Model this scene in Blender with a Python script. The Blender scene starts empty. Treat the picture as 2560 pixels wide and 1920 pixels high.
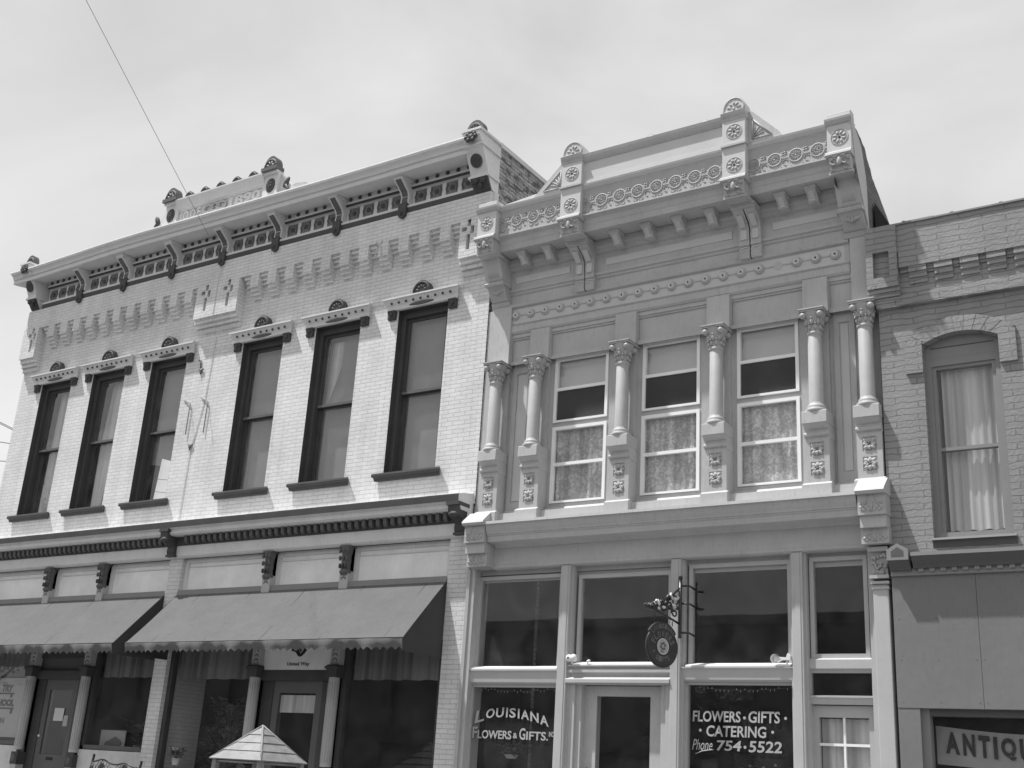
import bpy, math, random
from mathutils import Vector, Matrix, Euler
random.seed(7)
PI=math.pi
S=bpy.context.scene
COL=S.collection

# ------------------------------------------------------------------ materials (neutral greys: a black and white photograph)
def nt(name):
    m=bpy.data.materials.new(name); m.use_nodes=True
    t=m.node_tree; b=t.nodes['Principled BSDF']
    return m,t,b
def node(t,ty,**k):
    n=t.nodes.new(ty)
    for a,v in k.items():
        if a in n.inputs.keys() if hasattr(n,'inputs') else False: n.inputs[a].default_value=v
        else: setattr(n,a,v)
    return n
def g(v): return (v,v,v,1)
def paint(name,c,rough=.55,var=.10,scale=3.0,bump=.15,bscale=60,stain=0.0,spec=.35,streak=0.0):
    m,t,b=nt(name); L=t.links
    tc=t.nodes.new('ShaderNodeTexCoord')
    n1=t.nodes.new('ShaderNodeTexNoise'); n1.inputs['Scale'].default_value=scale; n1.inputs['Detail'].default_value=6; n1.inputs['Roughness'].default_value=.6
    L.new(tc.outputs['Object'],n1.inputs['Vector'])
    r=t.nodes.new('ShaderNodeMapRange'); r.inputs[1].default_value=.3; r.inputs[2].default_value=.7
    r.inputs[3].default_value=c*(1-var); r.inputs[4].default_value=c*(1+var)
    L.new(n1.outputs[0],r.inputs[0]); out=r.outputs[0]
    if stain:
        n2=t.nodes.new('ShaderNodeTexNoise'); n2.inputs['Scale'].default_value=14; n2.inputs['Detail'].default_value=8; n2.inputs['Roughness'].default_value=.7
        mp=t.nodes.new('ShaderNodeMapping'); mp.inputs['Scale'].default_value=(1.6,1.6,.45)
        L.new(tc.outputs['Object'],mp.inputs[0]); L.new(mp.outputs[0],n2.inputs['Vector'])
        r2=t.nodes.new('ShaderNodeMapRange'); r2.inputs[1].default_value=.52; r2.inputs[2].default_value=.75; r2.inputs[3].default_value=1; r2.inputs[4].default_value=1-stain
        L.new(n2.outputs[0],r2.inputs[0])
        mu=t.nodes.new('ShaderNodeMath'); mu.operation='MULTIPLY'; L.new(out,mu.inputs[0]); L.new(r2.outputs[0],mu.inputs[1]); out=mu.outputs[0]
    L.new(out,b.inputs['Base Color'])
    b.inputs['Roughness'].default_value=rough
    b.inputs['Specular IOR Level'].default_value=spec
    if bump:
        n3=t.nodes.new('ShaderNodeTexNoise'); n3.inputs['Scale'].default_value=bscale; n3.inputs['Detail'].default_value=4
        L.new(tc.outputs['Object'],n3.inputs['Vector'])
        bp=t.nodes.new('ShaderNodeBump'); bp.inputs['Strength'].default_value=bump; bp.inputs['Distance'].default_value=.01
        L.new(n3.outputs[0],bp.inputs['Height']); L.new(bp.outputs[0],b.inputs['Normal'])
    return m
def brick(name,c,cm,bw=.2155,rh=.0668,mortar=.006,bump=.6,dist=.004,peel=0.0,peelc=.12,rough=.6,vary=.10,vjoint=True):
    m,t,b=nt(name); L=t.links
    tc=t.nodes.new('ShaderNodeTexCoord'); sp=t.nodes.new('ShaderNodeSeparateXYZ'); L.new(tc.outputs['Object'],sp.inputs[0])
    ad=t.nodes.new('ShaderNodeMath'); L.new(sp.outputs[0],ad.inputs[0]); L.new(sp.outputs[1],ad.inputs[1])
    cb=t.nodes.new('ShaderNodeCombineXYZ'); L.new(ad.outputs[0],cb.inputs[0]); L.new(sp.outputs[2],cb.inputs[1])
    nz=t.nodes.new('ShaderNodeTexNoise'); nz.inputs['Scale'].default_value=5; nz.inputs['Detail'].default_value=5; L.new(tc.outputs['Object'],nz.inputs['Vector'])
    ms=t.nodes.new('ShaderNodeVectorMath'); ms.operation='SUBTRACT'; L.new(nz.outputs['Color'],ms.inputs[0]); ms.inputs[1].default_value=(.5,.5,.5)
    sc=t.nodes.new('ShaderNodeVectorMath'); sc.operation='SCALE'; sc.inputs['Scale'].default_value=dist*5; L.new(ms.outputs[0],sc.inputs[0])
    av=t.nodes.new('ShaderNodeVectorMath'); L.new(cb.outputs[0],av.inputs[0]); L.new(sc.outputs[0],av.inputs[1])
    bk=t.nodes.new('ShaderNodeTexBrick'); L.new(av.outputs[0],bk.inputs['Vector'])
    bk.offset=.5; bk.offset_frequency=2
    bk.inputs['Scale'].default_value=1; bk.inputs['Brick Width'].default_value=bw; bk.inputs['Row Height'].default_value=rh
    bk.inputs['Mortar Size'].default_value=mortar; bk.inputs['Mortar Smooth'].default_value=.35; bk.inputs['Bias'].default_value=0
    bk.inputs['Color1'].default_value=g(c*(1-vary)); bk.inputs['Color2'].default_value=g(c*(1+vary*.6)); bk.inputs['Mortar'].default_value=g(cm)
    n1=t.nodes.new('ShaderNodeTexNoise'); n1.inputs['Scale'].default_value=1.3; n1.inputs['Detail'].default_value=7; L.new(tc.outputs['Object'],n1.inputs['Vector'])
    r=t.nodes.new('ShaderNodeMapRange'); r.inputs[1].default_value=.3; r.inputs[2].default_value=.7; r.inputs[3].default_value=.9; r.inputs[4].default_value=1.06
    L.new(n1.outputs[0],r.inputs[0])
    mx=t.nodes.new('ShaderNodeMix'); mx.data_type='RGBA'; mx.blend_type='MULTIPLY'; mx.inputs[0].default_value=1
    L.new(bk.outputs['Color'],mx.inputs[6]); L.new(r.outputs[0],mx.inputs[7]); out=mx.outputs[2]
    ns=t.nodes.new('ShaderNodeTexNoise'); ns.inputs['Scale'].default_value=1; ns.inputs['Detail'].default_value=6
    ms_=t.nodes.new('ShaderNodeMapping'); ms_.inputs['Scale'].default_value=(4.5,4.5,.35); L.new(tc.outputs['Object'],ms_.inputs[0]); L.new(ms_.outputs[0],ns.inputs['Vector'])
    rs=t.nodes.new('ShaderNodeMapRange'); rs.inputs[1].default_value=.38; rs.inputs[2].default_value=.7; rs.inputs[3].default_value=1.02; rs.inputs[4].default_value=.90; L.new(ns.outputs[0],rs.inputs[0])
    mxs=t.nodes.new('ShaderNodeMix'); mxs.data_type='RGBA'; mxs.blend_type='MULTIPLY'; mxs.inputs[0].default_value=1; L.new(out,mxs.inputs[6]); L.new(rs.outputs[0],mxs.inputs[7]); out=mxs.outputs[2]
    # worn spots where mortar and paint have gone
    n4=t.nodes.new('ShaderNodeTexNoise'); n4.inputs['Scale'].default_value=9 if peel<.5 else 3.2; n4.inputs['Detail'].default_value=9; n4.inputs['Roughness'].default_value=.72
    mp=t.nodes.new('ShaderNodeMapping'); mp.inputs['Scale'].default_value=(1,1,2.6); L.new(tc.outputs['Object'],mp.inputs[0]); L.new(mp.outputs[0],n4.inputs['Vector'])
    lo=.66-.16*min(peel,1); r4=t.nodes.new('ShaderNodeMapRange'); r4.inputs[1].default_value=lo; r4.inputs[2].default_value=lo+.05
    L.new(n4.outputs[0],r4.inputs[0])
    mx2=t.nodes.new('ShaderNodeMix'); mx2.data_type='RGBA'; L.new(r4.outputs[0],mx2.inputs[0]); L.new(out,mx2.inputs[6]); mx2.inputs[7].default_value=g(peelc if peel else c*.72)
    L.new(mx2.outputs[2],b.inputs['Base Color'])
    b.inputs['Roughness'].default_value=rough; b.inputs['Specular IOR Level'].default_value=.3
    iv=t.nodes.new('ShaderNodeMath'); iv.operation='SUBTRACT'; iv.inputs[0].default_value=1; L.new(bk.outputs['Fac'],iv.inputs[1])
    n5=t.nodes.new('ShaderNodeTexNoise'); n5.inputs['Scale'].default_value=28; n5.inputs['Detail'].default_value=5; L.new(tc.outputs['Object'],n5.inputs['Vector'])
    a5=t.nodes.new('ShaderNodeMath'); a5.operation='MULTIPLY_ADD'; a5.inputs[1].default_value=.55; L.new(n5.outputs[0],a5.inputs[0]); L.new(iv.outputs[0],a5.inputs[2])
    bp=t.nodes.new('ShaderNodeBump'); bp.inputs['Strength'].default_value=bump; bp.inputs['Distance'].default_value=.012
    L.new(a5.outputs[0],bp.inputs['Height']); L.new(bp.outputs[0],b.inputs['Normal'])
    return m
def glass(name,refl=1.0,film=0.0,wav=.02):
    m=bpy.data.materials.new(name); m.use_nodes=True; t=m.node_tree; t.nodes.clear(); L=t.links
    o=t.nodes.new('ShaderNodeOutputMaterial'); tr=t.nodes.new('ShaderNodeBsdfTransparent'); tr.inputs[0].default_value=g(.92)
    gl=t.nodes.new('ShaderNodeBsdfGlossy'); gl.inputs['Roughness'].default_value=.015; gl.inputs['Color'].default_value=g(1)
    fr=t.nodes.new('ShaderNodeFresnel'); fr.inputs[0].default_value=1.52; ge=t.nodes.new('ShaderNodeNewGeometry'); mr=t.nodes.new('ShaderNodeMapRange'); mr.inputs[3].default_value=1.52; mr.inputs[4].default_value=1/1.52; L.new(ge.outputs['Backfacing'],mr.inputs[0]); L.new(mr.outputs[0],fr.inputs[0])
    mu=t.nodes.new('ShaderNodeMath'); mu.operation='MULTIPLY'; mu.inputs[1].default_value=1.7*refl; L.new(fr.outputs[0],mu.inputs[0])
    tc=t.nodes.new('ShaderNodeTexCoord'); n=t.nodes.new('ShaderNodeTexNoise'); n.inputs['Scale'].default_value=1.1; L.new(tc.outputs['Object'],n.inputs['Vector'])
    bp=t.nodes.new('ShaderNodeBump'); bp.inputs['Strength'].default_value=wav; bp.inputs['Distance'].default_value=.3; L.new(n.outputs[0],bp.inputs['Height']); L.new(bp.outputs[0],gl.inputs['Normal'])
    mx=t.nodes.new('ShaderNodeMixShader'); L.new(mu.outputs[0],mx.inputs[0]); L.new(tr.outputs[0],mx.inputs[1]); L.new(gl.outputs[0],mx.inputs[2])
    if film:
        df=t.nodes.new('ShaderNodeBsdfDiffuse'); df.inputs[0].default_value=g(.5)
        m2=t.nodes.new('ShaderNodeMixShader')
        fn=t.nodes.new('ShaderNodeTexNoise'); fn.inputs['Scale'].default_value=2.3; fn.inputs['Detail'].default_value=6; fn.inputs['Distortion'].default_value=.8; L.new(tc.outputs['Object'],fn.inputs['Vector'])  # patchy pale film standing in for cloudy reflections in the panes
        fm=t.nodes.new('ShaderNodeMapRange'); fm.inputs[1].default_value=.35; fm.inputs[2].default_value=.7; fm.inputs[3].default_value=film*.5; fm.inputs[4].default_value=film*1.9; L.new(fn.outputs[0],fm.inputs[0]); L.new(fm.outputs[0],m2.inputs[0]); L.new(mx.outputs[0],m2.inputs[1]); L.new(df.outputs[0],m2.inputs[2]); L.new(m2.outputs[0],o.inputs[0])
    else: L.new(mx.outputs[0],o.inputs[0])
    return m
def fabric(name,c,kx=0,lace=False,fold_shade=.35):
    """cloth with folds shaded by vertical bands of colour; lace has a floral pattern of small holes"""
    m,t,b=nt(name); L=t.links
    tc=t.nodes.new('ShaderNodeTexCoord')
    n=t.nodes.new('ShaderNodeTexNoise'); n.inputs['Scale'].default_value=1; n.inputs['Detail'].default_value=3
    mp=t.nodes.new('ShaderNodeMapping'); mp.inputs['Scale'].default_value=(9,9,.25); L.new(tc.outputs['Object'],mp.inputs[0]); L.new(mp.outputs[0],n.inputs['Vector'])
    r=t.nodes.new('ShaderNodeMapRange'); r.inputs[1].default_value=.35; r.inputs[2].default_value=.65; r.inputs[3].default_value=c*(1-fold_shade); r.inputs[4].default_value=c*(1+fold_shade*.6); L.new(n.outputs[0],r.inputs[0]); out=r.outputs[0]  # shading of the folds put into the colour
    if lace:
        n2=t.nodes.new('ShaderNodeTexNoise'); n2.inputs['Scale'].default_value=14; n2.inputs['Detail'].default_value=7; n2.inputs['Roughness'].default_value=.65; n2.inputs['Distortion'].default_value=1.2; L.new(tc.outputs['Object'],n2.inputs['Vector'])
        r2=t.nodes.new('ShaderNodeMapRange'); r2.inputs[1].default_value=.45; r2.inputs[2].default_value=.58; r2.inputs[3].default_value=.70; r2.inputs[4].default_value=1.15; L.new(n2.outputs[0],r2.inputs[0])
        mu=t.nodes.new('ShaderNodeMath'); mu.operation='MULTIPLY'; L.new(out,mu.inputs[0]); L.new(r2.outputs[0],mu.inputs[1]); out=mu.outputs[0]
    L.new(out,b.inputs['Base Color']); b.inputs['Roughness'].default_value=.9; b.inputs['Specular IOR Level'].default_value=.1
    return m
M={}
M['wbrick']=brick('white_painted_brick',.735,.52,mortar=.005,vary=.05,bump=.6,dist=.0035,peel=0)
M['wbrick_old']=brick('peeling_white_brick',.42,.22,mortar=.008,bump=.9,peel=1.0,peelc=.10,vary=.2)
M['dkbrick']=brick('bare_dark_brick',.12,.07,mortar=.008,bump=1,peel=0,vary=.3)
M['cbrick']=brick('grey_painted_brick',.295,.225,rh=.0765,bw=.52,mortar=.0062,bump=.9,dist=.013,vary=.04)
M['wtrim']=paint('white_trim_paint',.66,var=.05,stain=.10)
M['wtrim2']=paint('weathered_white_trim',.62,var=.09,stain=.22)
M['dark']=paint('dark_trim_paint',.072,rough=.6,var=.15,spec=.25)
M['colshade']=paint('shaded_column_paint',.46,var=.07,stain=.12)  # white trim darkened in the colour for the shade under the awnings
M['poster']=paint('poster_paper',.42,var=.05,bump=0)
M['rod']=paint('painted_rod',.22,bump=0)
M['dpanel']=paint('dark_panel_paint',.17,var=.30,scale=22)
M['mgrey']=paint('console_grey_paint',.125,var=.08,spec=.25)
M['fascia']=paint('fascia_paint',.68,var=.07,stain=.16)
M['board']=paint('transom_board',.86,var=.12,scale=1.6,stain=.12)
M['bbody']=paint('metal_front_paint',.47,var=.08,scale=2,bump=.14,stain=.20)
M['blite']=paint('metal_front_light_paint',.47,var=.07,scale=2,bump=.12,stain=.20)
M['bcol']=paint('column_paint',.435,var=.06,scale=5,bump=.25,bscale=90,stain=.10)
M['bfrz']=paint('frieze_paint',.42,var=.06,bump=.5,bscale=110,stain=.10)
M['bpanel']=paint('panel_light_paint',.56,var=.05)
M['frame']=paint('white_window_frame',.90,var=.03,bump=0,rough=.35)
M['metal']=paint('end_cap_metal',.46,var=.05)
M['store']=paint('storefront_paint',.46,var=.05,stain=.06)
M['ply']=paint('plywood_panel_paint',.188,var=.08,scale=1.2,bump=.25,bscale=9,rough=.5,stain=.14)
M['ctrim']=paint('grey_building_trim',.25,var=.06)
M['cdark']=paint('grey_building_dark_trim',.10,var=.06)
M['awning']=paint('awning_canvas',.138,var=.09,scale=1.7,bump=.55,bscale=6,rough=.85,spec=.1,stain=.24)
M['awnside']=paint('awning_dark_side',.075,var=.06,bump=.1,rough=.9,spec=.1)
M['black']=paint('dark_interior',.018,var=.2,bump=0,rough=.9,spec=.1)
M['iron']=paint('wrought_iron',.03,rough=.35,spec=.6,bump=0)
M['blind']=paint('roller_blind',.30,var=.04,bump=0,rough=.9,spec=.1)
M['blindl']=paint('pale_roller_blind',.66,var=.04,bump=0,rough=.9,spec=.1)
M['screen']=paint('insect_screen',.075,var=.15,scale=2,bump=0,rough=.9,spec=.1)
M['glass']=glass('window_glass',.8,0.03,wav=.004)
M['glass_film']=glass('filmed_window_glass',.9,.09,wav=.008)
M['glassd']=glass('shop_window_glass',.58,0.036,wav=.003)
m_,t_,b_=nt('reflection_mirror'); b_.inputs['Metallic'].default_value=1; b_.inputs['Roughness'].default_value=.02; b_.inputs['Base Color'].default_value=g(.95); M['mirror']=m_
M['glasst']=glass('transom_glass',.60,0.055,wav=.003)
M['curtain']=fabric('curtain_cloth',.62,fold_shade=.35)
M['curtaind']=fabric('valance_cloth',.22,fold_shade=.45)
M['lace']=fabric('lace_curtain',.60,lace=True,fold_shade=.42)
M['paper']=paint('white_paper',.62,var=.03,bump=0)
M['paperg']=paint('grey_paper',.38,var=.1,bump=0)
M['ink']=paint('black_ink',.02,var=.1,bump=0)
M['inkg']=paint('grey_ink',.14,var=.1,bump=0)
M['letter']=paint('painted_window_lettering',.42,var=.08,bump=0)
M['letshadow']=paint('lettering_shadow',.03,var=.1,bump=0)
M['signd']=paint('sign_dark_board',.055,var=.15,bump=.1,rough=.4)
M['signlet']=paint('sign_lettering',.16,var=.1,bump=0)
M['wood']=paint('weathered_planks',.25,var=.22,scale=6,bump=.3,bscale=30,stain=.2)
M['leaf']=paint('leaf_green_grey',.10,var=.4,scale=12,bump=0)
M['flower']=paint('pale_flower',.45,var=.2,scale=12,bump=0)
M['pot']=paint('pale_pot',.42,var=.1)
M['lampg']=paint('lamp_globe',.80,rough=.15,var=.02,bump=0,spec=.6)
M['asphalt']=paint('asphalt',.085,var=.2,scale=8,bump=.5,rough=.9,spec=.2)
M['walk']=paint('concrete_walk',.25,var=.12,scale=2,bump=.3,rough=.9,spec=.2)
M['soil']=paint('dry_ground',.12,var=.2,scale=1,bump=.3,rough=.95,spec=.1)
M['roofing']=paint('tar_roof',.10,var=.2,bump=.2,rough=.9)
M['cross']=paint('buff_wall_opposite',.24,var=.15,bump=0)
M['awnlit']=paint('awning_cloth_lightened',.26,var=.05,scale=4,rough=.9)  # same awning cloth, brighter colour making up for weak sun on the upright strip
M['bark']=paint('bark',.09,var=.3,scale=14,bump=.6)
M['stucco']=paint('interior_plaster',.10,var=.1,bump=0)

# ------------------------------------------------------------------ mesh builder; x along the street, d = distance out of the wall line (y = -d), z up
class MB:
    def __init__(s): s.v=[]; s.f=[]; s.m=[]; s.sm=[]; s.mats=[]
    def mi(s,m):
        if m not in s.mats: s.mats.append(m)
        return s.mats.index(m)
    def face(s,vs,m,sm=False):
        n=len(s.v); s.v+= [tuple(p) for p in vs]; s.f.append(tuple(range(n,n+len(vs)))); s.m.append(s.mi(m)); s.sm.append(sm)
    def mesh(s,vs,fs,m,sm=False):
        n=len(s.v); s.v+=[tuple(p) for p in vs]
        for f in fs: s.f.append(tuple(i+n for i in f)); s.m.append(s.mi(m)); s.sm.append(sm)
    def box(s,x0,x1,d0,d1,z0,z1,m,bev=0):
        if bev:
            b=bev
            # chamfer the four front edges
            V=[(x0,-d0,z0),(x1,-d0,z0),(x1,-d0,z1),(x0,-d0,z1),(x0,-(d1-b),z0),(x1,-(d1-b),z0),(x1,-(d1-b),z1),(x0,-(d1-b),z1),
               (x0+b,-d1,z0+b),(x1-b,-d1,z0+b),(x1-b,-d1,z1-b),(x0+b,-d1,z1-b)]
            F=[(3,2,1,0),(0,1,5,4),(1,2,6,5),(2,3,7,6),(3,0,4,7),(4,5,9,8),(5,6,10,9),(6,7,11,10),(7,4,8,11),(8,9,10,11)]
            s.mesh(V,F,m); return
        V=[(x0,-d0,z0),(x1,-d0,z0),(x1,-d0,z1),(x0,-d0,z1),(x0,-d1,z0),(x1,-d1,z0),(x1,-d1,z1),(x0,-d1,z1)]
        s.mesh(V,[(3,2,1,0),(4,5,6,7),(0,1,5,4),(1,2,6,5),(2,3,7,6),(3,0,4,7)],m)
    def prof(s,x0,x1,P,m,mats=None,caps=True,skew0=0,skew1=0):
        """profile P of (d,z), listed round the section, swept along x"""
        n=len(P)
        V=[(x0-skew0*d,-d,z) for d,z in P]+[(x1+skew1*d,-d,z) for d,z in P]
        b=len(s.v); s.v+=V
        for i in range(n):
            j=(i+1)%n
            mm=mats[i] if mats else m
            s.f.append((b+i,b+j,b+n+j,b+n+i)); s.m.append(s.mi(mm)); s.sm.append(False)
        if caps:
            s.f.append(tuple(b+i for i in reversed(range(n)))); s.m.append(s.mi(m)); s.sm.append(False)
            s.f.append(tuple(b+n+i for i in range(n))); s.m.append(s.mi(m)); s.sm.append(False)
    def ext(s,P,d0,d1,m,side=None):
        """polygon P of (x,z) extruded from d0 out to d1"""
        n=len(P); b=len(s.v)
        s.v+=[(x,-d0,z) for x,z in P]+[(x,-d1,z) for x,z in P]
        for i in range(n):
            j=(i+1)%n; s.f.append((b+i,b+j,b+n+j,b+n+i)); s.m.append(s.mi(side or m)); s.sm.append(False)
        s.f.append(tuple(b+i for i in range(n))); s.m.append(s.mi(m)); s.sm.append(False)
        s.f.append(tuple(b+n+i for i in reversed(range(n)))); s.m.append(s.mi(m)); s.sm.append(False)
    def lathe(s,c,P,m,n=20,axis='z',ang=(0,2*PI),sm=True):
        """P of (r,h) round axis through c"""
        full=abs(ang[1]-ang[0]-2*PI)<1e-6; k=n if full else n+1
        V=[];F=[]
        for r,h in P:
            for i in range(k):
                a=ang[0]+(ang[1]-ang[0])*i/n; u,w=r*math.cos(a),r*math.sin(a)
                if axis=='z': V.append((c[0]+u,c[1]+w,c[2]+h))
                else: V.append((c[0]+u,c[1]-h,c[2]+w))      # axis d: h = out of the wall
        for j in range(len(P)-1):
            for i in range(n if full else k-1):
                i2=(i+1)%k; F.append((j*k+i,j*k+i2,(j+1)*k+i2,(j+1)*k+i))
        s.mesh(V,F,m,sm)
    def ell(s,c,r,m,rot=0,n=8,k=5,tilt=None):
        V=[];F=[]
        R=Matrix.Rotation(rot,3,'Y')
        if tilt is not None: R=tilt
        for j in range(k+1):
            th=PI*j/k
            for i in range(n):
                a=2*PI*i/n
                p=R@Vector((r[0]*math.sin(th)*math.cos(a),r[1]*math.cos(th),r[2]*math.sin(th)*math.sin(a)))
                V.append((c[0]+p.x,c[1]+p.y,c[2]+p.z))
        for j in range(k):
            for i in range(n):
                i2=(i+1)%n; F.append((j*n+i,j*n+i2,(j+1)*n+i2,(j+1)*n+i))
        s.mesh(V,F,m,True)
    def tube(s,pts,r,m,n=6,closed=False):
        pts=[Vector(p) for p in pts]; V=[];F=[]; N=len(pts)
        up=Vector((0,0,1)); prev=None
        for i,p in enumerate(pts):
            if closed: tn=(pts[(i+1)%N]-pts[i-1]).normalized()
            else: tn=(pts[min(i+1,N-1)]-pts[max(i-1,0)]).normalized()
            if prev is None:
                a=tn.cross(up)
                if a.length<.05: a=tn.cross(Vector((1,0,0)))
            else: a=prev-tn*prev.dot(tn)
            a.normalize(); prev=a; b=tn.cross(a)
            rr=r[i] if isinstance(r,(list,tuple)) else r
            for k in range(n):
                t=2*PI*k/n; V.append(p+a*math.cos(t)*rr+b*math.sin(t)*rr)
        for i in range(N if closed else N-1):
            i2=(i+1)%N
            for k in range(n):
                k2=(k+1)%n; F.append((i*n+k,i*n+k2,i2*n+k2,i2*n+k))
        if not closed: F+= [tuple(reversed(range(n))),tuple((N-1)*n+k for k in range(n))]
        s.mesh(V,F,m,True)
    def disc(s,x,z,d0,d1,r,m,n=20,rx=None,side=None):
        s.ext([(x+(rx or r)*math.cos(2*PI*i/n),z+r*math.sin(2*PI*i/n)) for i in range(n)],d0,d1,m,side)
    def torus(s,x,z,d,R,r,m,n=24,k=6,a0=0,a1=2*PI,flat=1):
        full=abs(a1-a0-2*PI)<1e-6
        pts=[(x+R*math.cos(a0+(a1-a0)*i/n),-d,z+R*math.sin(a0+(a1-a0)*i/n)) for i in range(n if full else n+1)]
        s.tube(pts,r,m,k,closed=full)
    def rosette(s,x,z,d,R,m,n=8,hub=None,ring=True):
        if ring: s.torus(x,z,d,R*.95,R*.055,m,n=24,k=5)
        for i in range(n):
            a=2*PI*(i+.5)/n
            s.ell((x+R*.55*math.cos(a),-d,z+R*.55*math.sin(a)),(R*.29,R*.14,R*min(.17,1.35/n)),m,rot=-a,n=8,k=4)
        s.ell((x,-d,z),(R*.16,R*.2,R*.16),hub or m,n=8,k=4)
    def wall(s,x0,x1,z0,z1,holes,d,m,rev=.2,revm=None,backs=True):
        """front face at distance d with rectangular holes (hx0,hx1,hz0,hz1[,depth])"""
        xs=sorted(set([x0,x1]+[h[i] for h in holes for i in (0,1) if x0<h[i]<x1]))
        zs=sorted(set([z0,z1]+[h[i] for h in holes for i in (2,3) if z0<h[i]<z1]))
        def hole(cx,cz):
            for h in holes:
                if h[0]<cx<h[1] and h[2]<cz<h[3]: return h
        G={}
        for i in range(len(xs)-1):
            for j in range(len(zs)-1):
                G[i,j]=hole((xs[i]+xs[i+1])/2,(zs[j]+zs[j+1])/2)
        rm=revm or m
        for (i,j),h in G.items():
            a,b,c,e=xs[i],xs[i+1],zs[j],zs[j+1]
            if h is None: s.face([(a,-d,c),(b,-d,c),(b,-d,e),(a,-d,e)],m); continue
            dp=d-(h[4] if len(h)>4 else rev)
            for di,dj,q in ((-1,0,[(a,-d,c),(a,-dp,c),(a,-dp,e),(a,-d,e)]),(1,0,[(b,-dp,c),(b,-d,c),(b,-d,e),(b,-dp,e)]),
                            (0,-1,[(a,-dp,c),(a,-d,c),(b,-d,c),(b,-dp,c)]),(0,1,[(a,-d,e),(a,-dp,e),(b,-dp,e),(b,-d,e)])):
                o=(i+di,j+dj)
                if o in G and G[o] is not None: continue
                if o not in G and ((di<0 and h[0]<x0-1e-6) or (di>0 and h[1]>x1+1e-6) or (dj<0 and h[2]<z0-1e-6) or (dj>0 and h[3]>z1+1e-6)): continue
                s.face(q,rm)
            if len(h)>5 and h[5]: s.face([(a,-dp,c),(b,-dp,c),(b,-dp,e),(a,-dp,e)],h[5])
    def build(s,name,parent=None,label=None):
        me=bpy.data.meshes.new(name)
        off=Vector((0,0,0))
        if parent is not None: off=root_of(parent)
        me.from_pydata([tuple(Vector(p)-off) for p in s.v],[],s.f)
        for m in s.mats: me.materials.append(M[m])
        me.polygons.foreach_set('material_index',s.m); me.polygons.foreach_set('use_smooth',s.sm)
        me.update()
        o=bpy.data.objects.new(name,me); COL.objects.link(o)
        if parent is not None: o.parent=parent
        if label: o['label']=label
        return o
def root_of(o):
    v=Vector((0,0,0))
    while o is not None: v+=o.location; o=o.parent
    return v
def thing(name,label,cat,loc=(0,0,0),group=None):
    o=bpy.data.objects.new(name,None); COL.objects.link(o); o.location=loc; o.empty_display_size=.3
    return tag(o,label,cat,group)
def tag(o,label,cat,group=None):
    o['label']=label; o['category']=cat
    if group: o['group']=group
    return o
def struct(o): o['kind']='structure'; return o
_tc={}
def text(mb,s,x0,x1,z0,z1,d,m,ext=.003,shear=0,xf=None,bold=0.0,res=3):
    key=(s,bold,shear)
    if key not in _tc:
        cu=bpy.data.curves.new('lettering','FONT'); cu.body=s; cu.extrude=.02; cu.offset=bold; cu.shear=shear; cu.resolution_u=res
        ob=bpy.data.objects.new('lettering',cu); COL.objects.link(ob)
        dg=bpy.context.evaluated_depsgraph_get(); me=bpy.data.meshes.new_from_object(ob.evaluated_get(dg))
        V=[tuple(v.co) for v in me.vertices]; F=[tuple(p.vertices) for p in me.polygons]
        bpy.data.objects.remove(ob); bpy.data.curves.remove(cu); bpy.data.meshes.remove(me)
        _tc[key]=(V,F)
    V,F=_tc[key]
    ax,bx=min(v[0] for v in V),max(v[0] for v in V); az,bz=min(v[1] for v in V),max(v[1] for v in V)
    out=[]
    for v in V:
        u=(v[0]-ax)/(bx-ax); w=(v[1]-az)/(bz-az); e=(v[2]+.02)/.04
        x=x0+(x1-x0)*u; z=z0+(z1-z0)*w
        if xf: x,z=xf(x,z)
        out.append((x,-(d+e*ext),z))
    mb.mesh(out,F,m)

# ================================================================== WHITE BRICK BUILDING (left)
A=thing('brick_building','two storey white painted brick building with dark trimmed tall windows and a bracketed cornice','building',(-5.9,0,.75))
XL,XR=-11.82,0.0
WX=[(-11.09,-10.135),(-9.465,-8.50),(-7.745,-6.775),(-5.32,-4.34),(-3.58,-2.585),(-1.785,-.785)]
Z0,Z1w=6.05,8.80
PT=10.06        # level where the corbelled upper wall steps forward
w=MB()
holes=[(a,b,Z0,Z1w,.30) for a,b in WX]
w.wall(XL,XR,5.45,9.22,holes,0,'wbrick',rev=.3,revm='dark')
# panels between the three pilaster blocks
w.face([(XL,0,9.22),(XR,0,9.22),(XR,0,PT),(XL,0,PT)],'wbrick')
w.box(XL,XR,-.02,.165,PT,10.49,'wbrick')
w.face([(XL,8,0.4),(XL,0,0.4),(XL,0,11.3),(XL,8,11.3)],'wbrick')
def tooth(a,b):
    for k,(z,d) in enumerate(((9.60,.045),(9.667,.088),(9.734,.128))): w.box(a,b,-.01,d,z,z+.0672,'wbrick')
    w.box(a,b,-.01,.1655,9.801,PT+.001,'wbrick')
def gap(a,b):
    for k,(z,d) in enumerate(((PT-.2,.043),(PT-.133,.084),(PT-.066,.124))): w.box(a,b,-.01,d,z,z+.0665,'wbrick')
for n,x0,st in ((11,-5.20,.425),(11,-11.04,.411)):
    for i in range(n):
        a=x0+st*i; tooth(a,a+.205)
        if i<n-1: gap(a+.206,a+st-.001)
    gap(x0-.20,x0-.002); gap(x0+st*(n-1)+.206,x0+st*n)
def crossholes(cx):
    return [(cx-.035,cx+.035,9.53,9.80,.09,'wbrick'),(cx+.035,cx+.105,9.80,9.94,.09,'wbrick'),(cx-.035,cx+.035,9.94,10.06,.09,'wbrick'),(cx-.14,cx-.035,9.86,9.94,.09,'wbrick')]
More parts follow.
